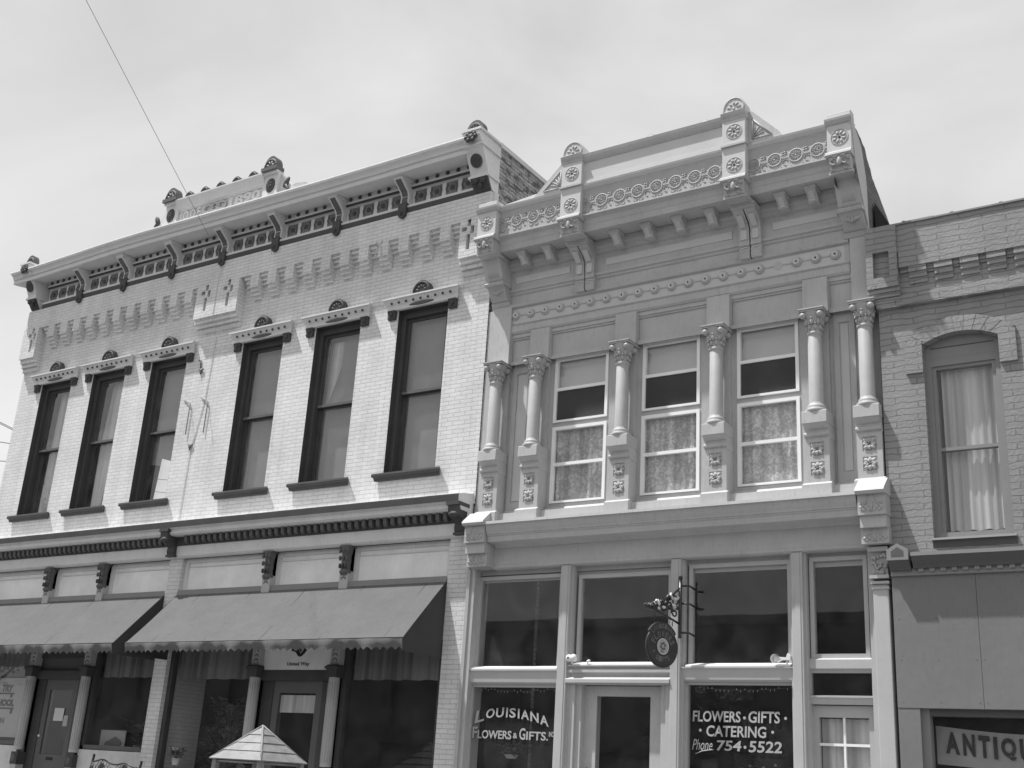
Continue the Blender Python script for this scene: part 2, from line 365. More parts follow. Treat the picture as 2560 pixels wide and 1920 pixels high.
def pil(a,b,cs):
    h=[]
    for c in cs: h+=crossholes(c)
    w.wall(a,b,9.40,PT+.01,h,.190,'wbrick',rev=.09)
    w.face([(a,-.190,9.40),(a,0,9.40),(a,0,PT),(a,-.190,PT)],'wbrick'); w.face([(b,0,9.40),(b,-.190,9.40),(b,-.190,PT),(b,0,PT)],'wbrick')
    w.face([(a,0,9.40),(b,0,9.40),(b,-.190,9.40),(a,-.190,9.40)],'wbrick')
    for k,(z,d) in enumerate(((9.15,.047),(9.234,.094),(9.318,.142))): w.box(a+.001,b-.001,-.01,d,z,z+.083,'wbrick')
pil(-6.56,-5.46,(-6.30,-5.72)); pil(-.53,XR,(-.36,)); pil(XL,-11.33,(-11.50,))
# crosses also cut the band above: narrow upper slots
w.build('wall',A)
# party wall over the neighbour's roof, and the shell of the building
w=MB()
w.face([(XR,0,.4),(XR,11,.4),(XR,11,10.9),(XR,3,11.36),(XR,0,11.42)],'wbrick_old')
w.box(XR-.33,XR+.035,-11,.02,11.36,11.44,'wtrim2')
w.face([(XR-.33,0,10.2),(XR-.33,11,10.2),(XR-.33,11,11.3),(XR-.33,0,11.4)],'wbrick_old')
w.face([(XL,8,.4),(XR,8,.4),(XR,8,10.6),(XL,8,10.6)],'wbrick_old')
w.build('party_wall',A,'weathered brick side wall with peeling white paint rising above the next roof')
w=MB(); w.face([(XL,0.1,10.7),(XR,0.1,10.7),(XR,11,10.4),(XL,11,10.4)],'roofing'); w.build('roof',A)
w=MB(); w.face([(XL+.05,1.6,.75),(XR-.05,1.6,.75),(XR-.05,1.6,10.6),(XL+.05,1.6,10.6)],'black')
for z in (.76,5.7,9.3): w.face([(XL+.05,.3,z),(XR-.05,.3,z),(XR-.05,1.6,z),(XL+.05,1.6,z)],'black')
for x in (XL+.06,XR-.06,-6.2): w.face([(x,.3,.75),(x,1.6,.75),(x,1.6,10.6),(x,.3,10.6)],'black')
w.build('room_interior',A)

# --- tall sash windows
def folds(mb,x0,x1,z0,z1,d,m,n=14,amp=.03,hang=None,bot=0):
    """hanging cloth with real folds"""
    k=n*4; V=[];F=[]
    ph=random.random()*6
    for j in range(2):
        for i in range(k+1):
            u=i/k; y=-d+amp*math.sin(u*n*2*PI+ph)*(.7+.3*math.sin(u*9+ph))
            if j==0: a,z=x0+(x1-x0)*u,z1
            else:
                a=x0+(x1-x0)*u
                if hang: a=hang[0]+(hang[1]-hang[0])*u
                z=z0+bot*math.sin(u*n*2*PI*.5+ph)
            V.append((a,y,z))
    for i in range(k): F.append((i,i+1,k+2+i,k+1+i))
    mb.mesh([V[i] for i in range(k+1)]+[V[i] for i in range(k+1,2*k+2)],[(i,i+1,k+2+i,k+1+i) for i in range(k)],m,True)
kinds=['curtain','curtain2','board','blind','sliver','blind']
for i,(a,b) in enumerate(WX):
    q=MB()
    dz=.0
    D0=-.16
    # casing
    q.box(a,a+.085,-.30,D0+.06,Z0,Z1w,'dark'); q.box(b-.085,b,-.30,D0+.06,Z0,Z1w,'dark'); q.box(a+.085,b-.085,-.30,D0+.06,Z1w-.11,Z1w,'dark')
    q.box(a+.085,b-.085,-.30,D0+.07,Z0,Z0+.045,'dark')
    # upper sash (outer), lower sash (inner)
    mr=7.42
    for (z0,z1,d) in ((mr-.03,Z1w-.11,D0),(Z0+.045,mr+.02,D0-.05)):
        q.box(a+.085,a+.14,d-.04,d,z0,z1,'dark'); q.box(b-.14,b-.085,d-.04,d,z0,z1,'dark')
        q.box(a+.14,b-.14,d-.04,d,z1-.05,z1,'dark'); q.box(a+.14,b-.14,d-.04,d+.003,z0,z0+.05,'dark')
    q.box(a+.10,b-.10,D0,D0+.02,mr-.03,mr+.012,'mgrey')
    fr=q.build('window',A)
    for (z0,z1,d) in ((mr+.02,Z1w-.16,D0-.02),(Z0+.09,mr-.03,D0-.07)):
        q=MB(); q.face([(a+.14,-d,z0),(b-.14,-d,z0),(b-.14,-d,z1),(a+.14,-d,z1)],'glass_film'); q.build('pane',fr)
    k=kinds[i]
    if k in('blind','sliver','board'):
        q=MB(); zb=Z0+.06 if k!='board' else 6.06
        if k=='board':
            q.box(a+.09,b-.09,-.30,-.29,7.0,Z1w-.1,'blind')
            q.ext([(a+.09,7.0),(a+.09,6.85),(b-.09,6.72),(b-.09,7.0)],-.30,-.291,'blind')
        elif k=='sliver': q.box(a+.42,b-.09,-.30,-.29,7.4,Z1w-.1,'blind'); q.box(a+.09,b-.09,-.325,-.315,zb,Z1w-.1,'blind')
        else: q.box(a+.09,b-.09,-.30,-.29,zb,Z1w-.1,'blind')
        q.build('roller_blind',fr)
    if k=='board':
        q=MB(); q.ext([(a+.33,Z0+.06),(b-.09,Z0+.06),(b-.09,6.80),(a+.40,6.93)],-.275,-.265,'mirror')  # added mirror imitates the sky reflection in the pane
        for z in (6.28,6.52): q.tube([(a+.34,.262,z+.03),(b-.09,.262,z-.05)],.004,'mgrey',4)  # thin grey tubes stand in for reflected wires
        q.build('sky_reflection_panel',fr,'added mirror panel imitating the bright sky reflection in the lower sash')
    if k=='curtain':
        q=MB(); folds(q,a+.2,b-.42,Z0+.05,Z1w-.1,-.36,'curtain',6,.02,hang=(a+.14,a+.52)); q.face([(a,.5,Z0),(b,.5,Z0),(b,.5,Z1w),(a,.5,Z1w)],'blind'); q.build('curtain',fr)
    if k=='curtain2':
        q=MB(); folds(q,a+.2,b-.16,7.4,Z1w-.12,-.36,'curtain',8,.02,hang=(a+.12,a+.60)); folds(q,a+.12,a+.60,Z0+.06,7.4,-.36,'curtain',8,.02,hang=(a+.16,a+.44)); q.face([(a,.5,7.2),(b,.5,7.2),(b,.5,Z1w),(a,.5,Z1w)],'blind'); q.build('curtain',fr)
    if k=='sliver':
        q=MB(); folds(q,a+.16,a+.56,7.5,Z1w-.2,-.305,'curtain',6,.006,hang=(a+.13,a+.18)); q.build('curtain',fr)
    # hood
    c=(a+b)/2; hw=(b-a)/2+.185; q=MB()
    q.prof(c-hw,c+hw,[(-.01,8.80),(.06,8.80),(.065,8.875),(.10,8.925),(.115,8.955),(.145,8.965),(.145,8.99),(.05,9.03),(-.01,9.03)],'wtrim',skew0=.55,skew1=.55)
    n=9
    for j in range(n):
        x=c-hw*.86+hw*1.72*j/(n-1); q.ell((x,-.10,8.905),(.021,.02,.024),'dark',n=6,k=4)
    q.ell((c,-.062,8.845),(.26,.018,.035),'mgrey',n=14,k=4)
    hd=q.build('window_hood',A)
    for s in (-1,1):
        q=MB(); x=c+s*(hw-.075); q.prof(x-.075,x+.075,[(-.01,8.655),(.03,8.645),(.055,8.68),(.05,8.73),(.075,8.80),(-.01,8.80)],'dark')
        q.ell((x,-.06,8.73),(.04,.02,.045),'dark',n=8,k=4); q.build('bracket',hd)
    q=MB()
    N=16; P=[(c+.175*math.cos(PI*j/N),9.02+.20*math.sin(PI*j/N)) for j in range(N+1)]
    q.ext(P,-.01,.10,'dark'); q.torus(c,9.03,.10,.15,.022,'dark',n=16,a0=0,a1=PI)
    for j in range(5):
        t=PI*(j+.5)/5; q.ell((c+.08*math.cos(t),-.105,9.03+.085*math.sin(t)),(.035,.012,.018),'mgrey',rot=-t,n=6,k=4)
    q.build('rosette',hd)
    # sill
    q=MB(); q.prof(c-hw+.09,c+hw-.09,[(-.2,6.05),(.085,6.05),(.09,6.02),(.085,5.995),(.06,5.985),(.045,5.935),(-.01,5.935),(-.2,5.935)],'dark',skew0=.8,skew1=.8)
    q.build('window_sill',A)

# --- main cornice
CL,CR=-12.12,-.30
q=MB()
P=[(-.3,10.495),(.172,10.495),(.172,10.585),(.18,10.60),(.18,10.625),(.10,10.64),(.09,10.67),(.055,10.69),(.055,10.945),(.10,10.955),(.11,10.97),(.13,10.99),(.13,11.03),(.11,11.045),(.11,11.115),
   (.40,11.115),(.405,11.19),(.43,11.205),(.45,11.24),(.50,11.29),(.515,11.315),(.535,11.32),(.535,11.345),(.30,11.40),(-.3,11.40)]
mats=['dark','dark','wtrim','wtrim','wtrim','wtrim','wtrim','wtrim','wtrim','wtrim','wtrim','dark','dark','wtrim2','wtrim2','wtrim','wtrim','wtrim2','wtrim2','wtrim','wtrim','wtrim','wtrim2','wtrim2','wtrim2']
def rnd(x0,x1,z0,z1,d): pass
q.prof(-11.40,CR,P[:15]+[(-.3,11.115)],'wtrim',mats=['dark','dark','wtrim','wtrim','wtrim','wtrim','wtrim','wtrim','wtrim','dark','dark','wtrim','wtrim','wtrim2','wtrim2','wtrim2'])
crown=[(-.3,11.117),(.12,11.117),(.48,11.085),(.487,11.15),(.47,11.155),(.472,11.17),(.505,11.185),(.505,11.195),(.512,11.225),(.53,11.25),(.56,11.268),(.575,11.272),(.575,11.285),(.605,11.29),(.605,11.315),(.36,11.38),(-.3,11.42)]
# the sheet metal crown sags a little along its length
segs=[(-12.12,-.03),(-11.3,-.03),(-10.2,-.005),(-9.0,.03),(-7.9,.035),(-6.8,.02),(-5.7,.01),(-4.4,.0),(-3.2,-.01),(-2.0,-.01),(-1.0,.0),(-.27,.0)]
n=len(crown); V=[]
for x,dz in segs:
    for d,z in crown: V.append((x,-d,z+dz*(1 if d>.2 else .3)))
F=[]
for k in range(len(segs)-1):
    for i in range(n): F.append((k*n+i,k*n+(i+1)%n,(k+1)*n+(i+1)%n,(k+1)*n+i))
Fl=[f for k_,f in enumerate(F) if k_%n in (11,12,13)]; F=[f for k_,f in enumerate(F) if k_%n not in (11,12,13)]
F+=[tuple(reversed(range(n))),tuple((len(segs)-1)*n+i for i in range(n))]
q.mesh(V,F,'wtrim'); q.mesh(V,Fl,'frame')  # highlight along the lip put into the colour as a brighter white
pass
q.build('cornice',A)
CX=[-10.15,-8.79,-7.385,-6.02,-4.66,-3.21,-1.76]
edges=[-11.47]+CX+[-.30]
# panels and dots of each bay
for k in range(8):
    a,b=edges[k]+.09,edges[k+1]-.09
    n=4; st=(b-a)/n
    for j in range(n):
        q=MB(); x=a+st*(j+.5); q.box(x-st*.37,x+st*.37,.05,.0575,10.70,10.935,'dpanel')
        q.disc(x+.01,10.82,.0575,.066,.048,'dark',8)
        for s in(-1,1):
            q.ell((x+s*.09,-.06,10.77),(.03,.006,.03),'mgrey',n=5,k=3); q.ell((x+s*.09,-.06,10.87),(.03,.006,.03),'mgrey',n=5,k=3)
            q.ell((x+s*.11,-.06,10.82),(.02,.006,.05),'mgrey',n=5,k=3)
        q.build('cornice_panel',A)
    n=6
    for j in range(n):
        q=MB(); x=a+(b-a)*(j+.45)/n; q.disc(x,11.075,.108,.128,.037,'dark',10); q.build('stud',A)
# consoles
def console(x,name,w_=.088):
    q=MB()
    side=[(.0,10.66),(.15,10.66),(.17,10.72),(.155,10.80),(.19,10.88),(.26,10.935),(.33,10.99),(.385,11.03),(.40,11.07),(.40,11.116),(.0,11.116)]
    q.prof(x-w_,x+w_,side,'wtrim')
    q.box(x-w_-.02,x+w_+.02,.0,.412,11.06,11.1165,'wtrim')
    # dark inset face following the curve
    ins=[(.152,10.675),(.172,10.72),(.158,10.80),(.193,10.88),(.262,10.935),(.332,10.985),(.385,11.03)]
    for i in range(len(ins)-1):
        d0,z0=ins[i]; d1,z1=ins[i+1]
        if i==2:
            z0+=.012
        q.face([(x-w_*.66,-d0-.004,z0),(x+w_*.66,-d0-.004,z0),(x+w_*.66,-d1-.004,z1),(x-w_*.66,-d1-.004,z1)],'mgrey')
    o=q.build('console',A)
    q=MB(); q.prof(x-w_*.95,x+w_*.95,[(.0,10.50),(.215,10.50),(.22,10.55),(.215,10.64),(.22,10.665),(.0,10.665)],'dark')
    q.ext([(x+.075*math.cos(t),10.47+.075*math.sin(t)) for t in [PI+PI*j/10 for j in range(11)]]+[(x+.088,10.52),(x-.088,10.52)],.0,.215,'dark')
    q.rosette(x,10.47,.22,.055,'dark',6,ring=False)
    q.build('pendant',o)
for x in CX: console(x,'c')
# end brackets
def endb(xa,xb,antefix=True):
    q=MB(); c=(xa+xb)/2
    side=[(-.02,10.33),(.085,10.33),(.085,10.50),(.15,10.52),(.27,10.70),(.30,10.72),(.30,10.745),(.31,10.80),(.44,11.06),(.49,11.15),(.53,11.16),(.53,11.20),(.55,11.23),(.60,11.31),(.60,11.40),(-.02,11.40)]
    q.prof(xa+.02,xb-.02,side,'wtrim')
    q.box(xa-.012,xb+.012,0,.545,11.155,11.195,'wtrim'); q.box(xa-.012,xb+.012,0,.615,11.38,11.42,'wtrim'); q.box(xa-.012,xb+.012,0,.32,10.70,10.745,'wtrim')
    q.box(xa,xb,-.02,.10,10.325,10.50,'wtrim2')
    o=q.build('end_bracket',A)
    q=MB()
    # disc on the sloping face, leaf masks above and below
    t=math.atan2(.13,.26)
    R=Matrix.Rotation(t,3,'X')
    c0=Vector((c,-.392,10.955))
    V=[];N=18
    for i in range(N):
        a=2*PI*i/N; p=R@Vector((.108*math.cos(a),0,.115*math.sin(a))); V.append(c0+p)
    nn=R@Vector((0,-1,0))
    V2=[v+nn*.02 for v in V]
    q.mesh(V+V2,[tuple(range(N,2*N))]+[(i,(i+1)%N,N+(i+1)%N,N+i) for i in range(N)],'dark')
    for i in range(5):
        a=2*PI*i/5+.3; p=c0+nn*.02+R@Vector((.05*math.cos(a),0,.05*math.sin(a))); q.ell(p,(.03,.012,.018),'dark',rot=-a,n=6,k=4)
    q.build('boss',o)
    q=MB()
    for (x,z,r) in ((0,11.37,.05),(-.06,11.345,.045),(.06,11.345,.045),(-.085,11.30,.045),(.085,11.30,.045),(0,11.30,.08),(-.04,11.25,.05),(.04,11.25,.05)):
        q.ell((c+x,-.60,z-.02),(r,.03,r),'dark',n=8,k=4)
    q.build('leaf_ornament',o); q=MB()
    q.prof(xa+.03,xb-.03,[(.15,10.505),(.16,10.50),(.285,10.66),(.315,10.70),(.27,10.702)],'dark')
    for x in (-.07,.07): q.ell((c+x,-.29,10.66),(.06,.03,.06),'dark',n=8,k=4)
    q.ell((c,-.25,10.60),(.05,.04,.08),'dark',n=8,k=4)
    q.build('leaf_ornament',o)
    q=MB(); N=12
    P=[(c+(xb-xa)*.44*math.cos(PI*j/N),11.44+.20*math.sin(PI*j/N)) for j in range(N+1)]
    q.ext(P,.38,.50,'mgrey')
    q.torus(c,11.45,.50,.115,.022,'mgrey',n=12,a0=0,a1=PI)
    for j in range(4):
        t=PI*(j+.5)/4; q.ell((c+.06*math.cos(t),-.505,11.46+.065*math.sin(t)),(.03,.014,.015),'mgrey',rot=-t,n=6,k=4)
    q.build('antefix',o)
endb(-.345,0.0+.03); endb(-11.79,-11.475)

# --- date pediment above the cornice
q=MB()
q.ext([(-8.15,11.36),(-4.0,11.36),(-4.35,11.62),(-4.62,11.90),(-7.60,11.90),(-7.80,11.62)],.18,.34,'wtrim2')
q.prof(-7.27,-4.95,[(.2,11.70),(.36,11.70),(.36,11.735),(.40,11.75),(.42,11.80),(.45,11.86),(.48,11.90),(.48,11.925),(.2,11.95)],'wtrim')
q.box(-7.60,-7.25,.24,.40,11.40,11.88,'wtrim'); q.box(-4.96,-4.60,.24,.40,11.40,11.88,'wtrim')
q.box(-7.9,-4.2,.18,.38,11.36,11.47,'wtrim')
q.ext([(-4.55,11.40),(-4.05,11.44),(-3.92,11.52),(-4.0,11.60),(-4.25,11.64),(-4.5,11.60)],.1,.28,'blite')
pd=q.build('date_pediment',A,'white pediment with raised initials, three chain links and the year')
q=MB()
for s,x0,x1 in (('I.O.O.F.',-7.19,-6.60),('1890',-5.86,-5.06)):
    q=MB(); text(q,s,x0,x1,11.49,11.69,.335,'fascia',ext=.03,bold=.035); q.build('lettering',pd)
for k in range(3): 
    q=MB(); N=20; cx=-6.40+.17*k
    pts=[(cx+.115*math.cos(2*PI*i/N),-(.36+(.012 if i%2 else 0)),11.59+.075*math.sin(2*PI*i/N)) for i in range(N)]
    q.tube(pts,.022,'blite',6,closed=True)
    q.build('chain_link',pd)
for x0,x1 in ((-7.63,-7.24),(-4.97,-4.58)):
    q=MB(); c=(x0+x1)/2; N=14
    q.box(x0,x1,.30,.50,11.93,12.0,'mgrey'); q.box(x0+.02,x1-.02,.28,.45,11.88,11.93,'wtrim')
    q.ext([(c+.17*math.cos(PI*j/N),12.0+.235*math.sin(PI*j/N)) for j in range(N+1)],.32,.46,'mgrey')
    q.torus(c,12.01,.46,.14,.025,'mgrey',n=14,a0=0,a1=PI)
    for j in range(4):
        t=PI*(j+.5)/4; q.ell((c+.07*math.cos(t),-.465,12.01+.09*math.sin(t)),(.035,.02,.018),'wtrim2',rot=-t,n=6,k=4)
    q.build('antefix',pd)
    q=MB(); q.ell((c,-.40,11.655),(.115,.04,.15),'dark',n=14,k=6); q.rosette(c,11.66,.44,.08,'mgrey',6,ring=False); q.build('boss',pd)
for x,sg in ((-7.86,-1),(-4.42,1)):
    q=MB(); q.ell((x,-.355,11.66),(.06,.03,.12),'dark',rot=.5*sg,n=10,k=5)
    q.tube([(x,-.36,11.6),(x+sg*.06,-.36,11.5),(x+sg*.15,-.36,11.42)],[.035,.025,.012],'dark',6)
    q.build('leaf_ornament',pd)
for k in range(5):
    x=-6.93+.425*k; q=MB(); N=10
    q.ext([(x+.105*math.cos(PI*j/N),11.925+.12*math.sin(PI*j/N)) for j in range(N+1)],.37,.45,'mgrey'); q.torus(x,11.925,.45,.085,.018,'mgrey',n=10,a0=0,a1=PI)
    q.build('crest_scallop',pd)

# --- belt cornice over the shops
q=MB()
bp=[(-.02,5.64),(.02,5.60),(.37,5.52),(.37,5.50),(.365,5.415),(.30,5.395),(.305,5.33),(.27,5.30),(.13,5.30),(.13,5.165),(.10,5.15),(.095,4.98),(.07,4.95),(-.02,4.95)]
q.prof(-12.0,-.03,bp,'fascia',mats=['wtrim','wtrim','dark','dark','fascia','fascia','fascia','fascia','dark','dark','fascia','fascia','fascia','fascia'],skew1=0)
q.build('belt_cornice',A)
for x0,x1 in ((-11.9,-6.28),(-5.9,-.30)):
    n=int((x1-x0)/.137)
    for j in range(n):
        q=MB(); x=x0+(x1-x0)*(j+.5)/n; q.prof(x-.033,x+.033,[(.12,5.18),(.16,5.17),(.20,5.20),(.215,5.298),(.12,5.298)],'mgrey'); q.build('dentil',A)
for x in (-6.22,-.13):
    q=MB(); side=[(.09,4.99),(.15,5.0),(.17,5.06),(.16,5.12),(.22,5.18),(.30,5.21),(.35,5.27),(.36,5.40),(.09,5.40)]
    q.prof(x-.085,x+.085,side,'dark'); q.box(x-.11,x+.11,.09,.372,5.36,5.412,'dark'); q.box(x-.10,x+.10,.09,.17,4.965,5.0,'dark')
    q.lathe((x,-.315,5.235),[(.05,-.12),(.05,.12)],'dark',12,axis='z') if False else q.ell((x,-.31,5.235),(.105,.055,.055),'dark',n=10,k=6)
    q.build('belt_bracket',A)

# --- shopfront under the awnings
for i,(x0,x1) in enumerate(((-11.82,-11.72),(-6.345,-6.045),(-.37,-.005))):
    q=MB(); q.box(x0,x1,-.9,.02,.75,4.951,'wbrick'); q.build('pier',A)
def colm(x):
    q=MB()
    q.lathe((x,-.02,0),[(.085,1.70),(.085,2.95),(.079,2.97)],'colshade',14)
    for k in range(7):
        a=PI+PI*(k+.5)/7; q.tube([(x+.083*math.cos(a),-.02+.083*math.sin(a),1.75),(x+.083*math.cos(a),-.02+.083*math.sin(a),2.9)],.008,'colshade',4)
    q.box(x-.10,x+.10,-.09,.11,2.97,3.15,'dark'); q.box(x-.12,x+.12,-.09,.13,3.09,3.13,'dark')
    q.box(x-.085,x+.085,-.08,.06,3.15,4.56,'colshade'); 
    for zz in (3.2,3.27,3.34,4.42,4.49):
        q.torus(x,zz,.062,.045,.008,'mgrey',n=10,a0=.2,a1=PI-.2,k=4)
    q.box(x-.09,x+.09,-.09,.09,1.45,1.66,'dark'); q.ell((x,-.09,1.56),(.06,.03,.08),'mgrey',n=8,k=5)
    q.box(x-.08,x+.08,-.08,.08,.75,1.45,'colshade')
    o=q.build('cast_iron_column',A)
    q=MB()
    q.lathe((x,-.03,0),[(.07,4.50),(.095,4.53),(.095,4.56),(.075,4.58),(.07,4.66),(.078,4.70),(.072,4.74),(.075,4.80),(.095,4.90),(.105,4.94)],'mgrey',12)
    q.box(x-.105,x+.105,-.09,.10,4.925,4.952,'mgrey')
    for s_ in (-1,0,1):
        for zz in (4.63,4.75,4.87): q.ell((x+s_*(.055+(zz-4.6)*.08),-.105-(s_==0)*.01,zz),(.024,.025,.045),'dark' if zz<4.7 else 'mgrey',n=6,k=4)
    q.build('capital',o)
for x in (-9.59,-8.055,-3.955,-2.32): colm(x)
# transom boards above the awnings
for x0,x1 in ((-11.72,-9.71),(-9.52,-8.17),(-7.98,-6.35),(-6.04,-4.07),(-3.88,-2.42),(-2.24,-.37)):
    q=MB(); q.box(x0,x1,-.14,-.06,4.88,4.95,'fascia'); q.box(x0,x0+.09,-.14,-.06,3.5,4.88,'fascia'); q.box(x1-.09,x1,-.14,-.06,3.5,4.88,'fascia')
    q.box(x0+.09,x1-.09,-.14,-.09,3.5,4.88,'board')
    q.box(x0+.09,x1-.09,-.09,-.075,4.80,4.815,'fascia')
    q.build('transom_panel',A)
# windows under the awnings
for i,(x0,x1,bz) in enumerate(((-11.72,-9.70,1.82),(-8.0,-6.35,1.82),(-6.045,-4.06,1.30),(-2.245,-.37,1.30))):
    q=MB(); q.box(x0,x0+.09,-.16,-.06,bz,3.52,'dark'); q.box(x1-.09,x1,-.16,-.06,bz,3.52,'dark')
    q.box(x0+.09,x1-.09,-.16,-.06,3.45,3.52,'dark'); q.box(x0+.09,x1-.09,-.16,-.04,bz-.05,bz+.02,'mgrey')
    q.box(x0,x1,-.18,-.02,.75,bz-.06,'wtrim2')
    fr=q.build('shop_window',A)
    q=MB(); q.face([(x0+.09,.11,bz),(x1-.09,.11,bz),(x1-.09,.11,3.47),(x0+.09,.11,3.47)],'glassd'); q.build('pane',fr)
    q=MB(); folds(q,x0+.1,x1-.1,2.96+.02*(i<2),3.55,-.20,'curtaind',9,.025,bot=.006); q.build('valance_curtain',fr)
for i,(x0,x1,gz) in enumerate(((-9.53,-8.17,1.64),(-3.89,-2.42,.95))):
    c=(x0+x1)/2
    q=MB()
    q.box(x0,x1,-.2,-.05,3.30 if i==0 else 3.05,3.5,'dark' if i==0 else 'paperg')
    q.box(x0,x1,-.2,-.03,2.93,3.08,'dark'); 
    if i==0: q.box(x0,x1,-.2,-.10,3.08,3.30,'mgrey')
    q.box(x0,x0+.23,-.2,-.10,.75,2.93,'dark'); q.box(x1-.23,x1,-.2,-.10,.75,2.93,'dark')
    q.box(x0+.23,x1-.23,-.2,-.115,2.75,2.93,'mgrey'); q.box(x0+.23,x0+.36,-.2,-.115,.75,2.75,'mgrey'); q.box(x1-.36,x1-.23,-.2,-.115,.75,2.75,'mgrey')
    q.box(x0+.36,x1-.36,-.2,-.115,.75,gz,'mgrey')
    if i==0: q.box(c-.10,c+.08,-.12,-.108,1.55,1.60,'ink')
    q.ell((x0+.30,-(-.09),1.95),(.025,.03,.025),'lampg',n=8,k=5)
    fr=q.build('door',A)
    q=MB(); q.face([(x0+.36,.135,gz),(x1-.36,.135,gz),(x1-.36,.135,2.75),(x0+.36,.135,2.75)],'glassd'); q.build('pane',fr)
    if i==1:
        q=MB(); folds(q,x0+.37,x1-.37,2.46,2.72,-.15,'curtain',7,.012); q.build('valance_curtain',fr)
# wall fittings
q=MB(); q.tube([(-6.66,-.01,7.90),(-6.46,-.03,7.80),(-6.46,-.03,7.22)],.010,'rod',6); q.tube([(-6.46,-.02,7.80),(-6.18,-.01,6.95)],.002,'rod',4); q.build('bent_rod',A)
q=MB(); q.tube([(-6.20,-.01,7.88),(-6.00,-.03,7.78),(-6.00,-.03,7.20)],.010,'rod',6); q.tube([(-6.00,-.02,7.78),(-5.72,-.01,6.95)],.002,'rod',4); q.build('bent_rod',A)
for x,z in ((-6.32,8.42),(-6.30,6.98)):
    q=MB(); q.ell((x,-.02,z),(.045,.015,.05),'inkg',n=7,k=3)
    for k in range(3): q.tube([(x,-.02,z),(x+.07*math.cos(k*2.1+.4),-.025,z+.07*math.sin(k*2.1+.4))],.012,'inkg',5)
    q.build('wall_anchor',A)
q=MB(); q.tube([(-6.43,-.02,8.64),(-6.36,-.02,8.62),(-6.35,-.02,8.48)],.012,'inkg',5); q.build('wall_hook',A)
q=MB(); q.tube([(-5.98,-.172,10.46),(-5.99,-.172,10.44),(-6.02,-.20,10.0),(-6.03,-.20,9.42),(-6.05,-.01,9.0),(-6.10,-.01,7.9),(-6.22,-.01,7.2),(-6.28,-.01,7.0),(-6.30,-.01,5.66)],.006,'wtrim2',4); q.build('cable',A,'thin painted cable running down the middle of the wall')
q=MB(); 
for s in (-1,1): q.tube([(-2.21+s*.01,-.175,10.04),(-2.21+s*.07,-.175,9.80)],.012,'wtrim2',5)
q.tube([(-2.27,-.175,10.08),(-2.15,-.175,9.95)],.012,'wtrim2',5); q.tube([(-2.15,-.175,10.08),(-2.27,-.175,9.95)],.012,'wtrim2',5)
q.build('wall_anchor',A,'broken star shaped anchor on a corbel tooth')

# ================================================================== METAL FRONT BUILDING (middle)
B=thing('metal_front_building','two storey grey ornamental metal fronted shop with round columns and a flower shop below','building',(2.97,0,.75))
BL,BR=.12,5.94
# --- upper storey back wall
q=MB()
COLX=[.335,1.025,2.445,3.835,5.165,5.80]
BW=[(1.235,2.115),(2.655,3.515),(4.045,4.885)]
q.wall(BL-.10,5.885,5.05,9.15,[(a,b,5.355,7.535,.10) for a,b in BW],-.06,'bbody',rev=.08)
q.face([(5.89,0.06,.75),(5.89,9,.75),(5.89,9,8.32),(5.89,0.06,8.32)],'dkbrick')
q.build('wall',B)
q=MB(); q.box(BL,5.6,-.4,.05,9.17,9.4,'roofing'); q.face([(BL,.1,8.9),(5.6,.1,8.9),(5.6,9,8.4),(BL,9,8.4)],'roofing'); q.build('roof',B)
q=MB()
ys=[-.58,-.50,-.44,-.36,-.29,-.22,-.13,-.09,-.05,0,.05,.09,.12,.16,.22,.28,.34,.42,.50,.58,.67,.78,.89,1.4,3,9]
zs=[9.77,9.775,9.775,9.75,9.74,9.70,9.69,9.64,9.57,9.54,9.50,9.49,9.43,9.38,9.37,9.33,9.31,9.28,9.24,9.20,9.16,9.11,9.05,8.9,8.6,8.5]
bt=[(-.60,9.74),(-.40,9.62),(-.29,9.5),(-.20,9.3),(-.125,9.05),(-.11,8.5),(0,8.3),(9,8.3)]
def bz(y):
    return max(8.31,min(9.0,9.0-(y+.2)*4)) if y<0.2 else 8.31
def bz_(y):
    for (a,za_),(b,zb_) in zip(bt,bt[1:]):
        if a<=y<=b: return za_+(zb_-za_)*(y-a)/(b-a)
    return 8.3
for x in (5.893,5.62):
    for i in range(len(ys)-1):
        q.face([(x,ys[i],bz(ys[i])),(x,ys[i+1],bz(ys[i+1])),(x,ys[i+1],zs[i+1]),(x,ys[i],zs[i])],'dkbrick')
for i in range(len(ys)-1): q.face([(5.893,ys[i],zs[i]),(5.893,ys[i+1],zs[i+1]),(5.62,ys[i+1],zs[i+1]),(5.62,ys[i],zs[i])],'dkbrick')
q.build('party_wall',B,'dark ragged brick party wall behind the end of the metal front')
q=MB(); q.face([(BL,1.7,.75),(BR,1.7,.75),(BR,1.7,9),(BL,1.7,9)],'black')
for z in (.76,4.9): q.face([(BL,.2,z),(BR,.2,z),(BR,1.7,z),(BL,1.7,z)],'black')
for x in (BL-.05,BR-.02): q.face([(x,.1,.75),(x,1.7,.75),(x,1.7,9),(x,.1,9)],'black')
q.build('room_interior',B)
# --- entablature above the columns
q=MB()
q.prof(BL+.30,5.62,[(-.06,7.99),(.05,7.99),(.07,8.02),(.07,8.115),(.09,8.13),(.05,8.15),(.05,8.40),(.09,8.42),(.10,8.455),(.075,8.47),(.075,8.60),(.10,8.615),(.10,8.64),(.13,8.655),(.13,8.69),(.10,8.70),
   (.10,8.985),(.14,9.0),(.15,9.05),(.20,9.07),(.20,9.165),(-.06,9.165)],'bbody')
# light raised strips in the wide band
for a,b in ((.55,1.50),(2.10,4.05),(4.62,5.50)): q.box(a,b,.09,.112,8.79,8.90,'bpanel',.004)
q.build('frieze_wall',B)
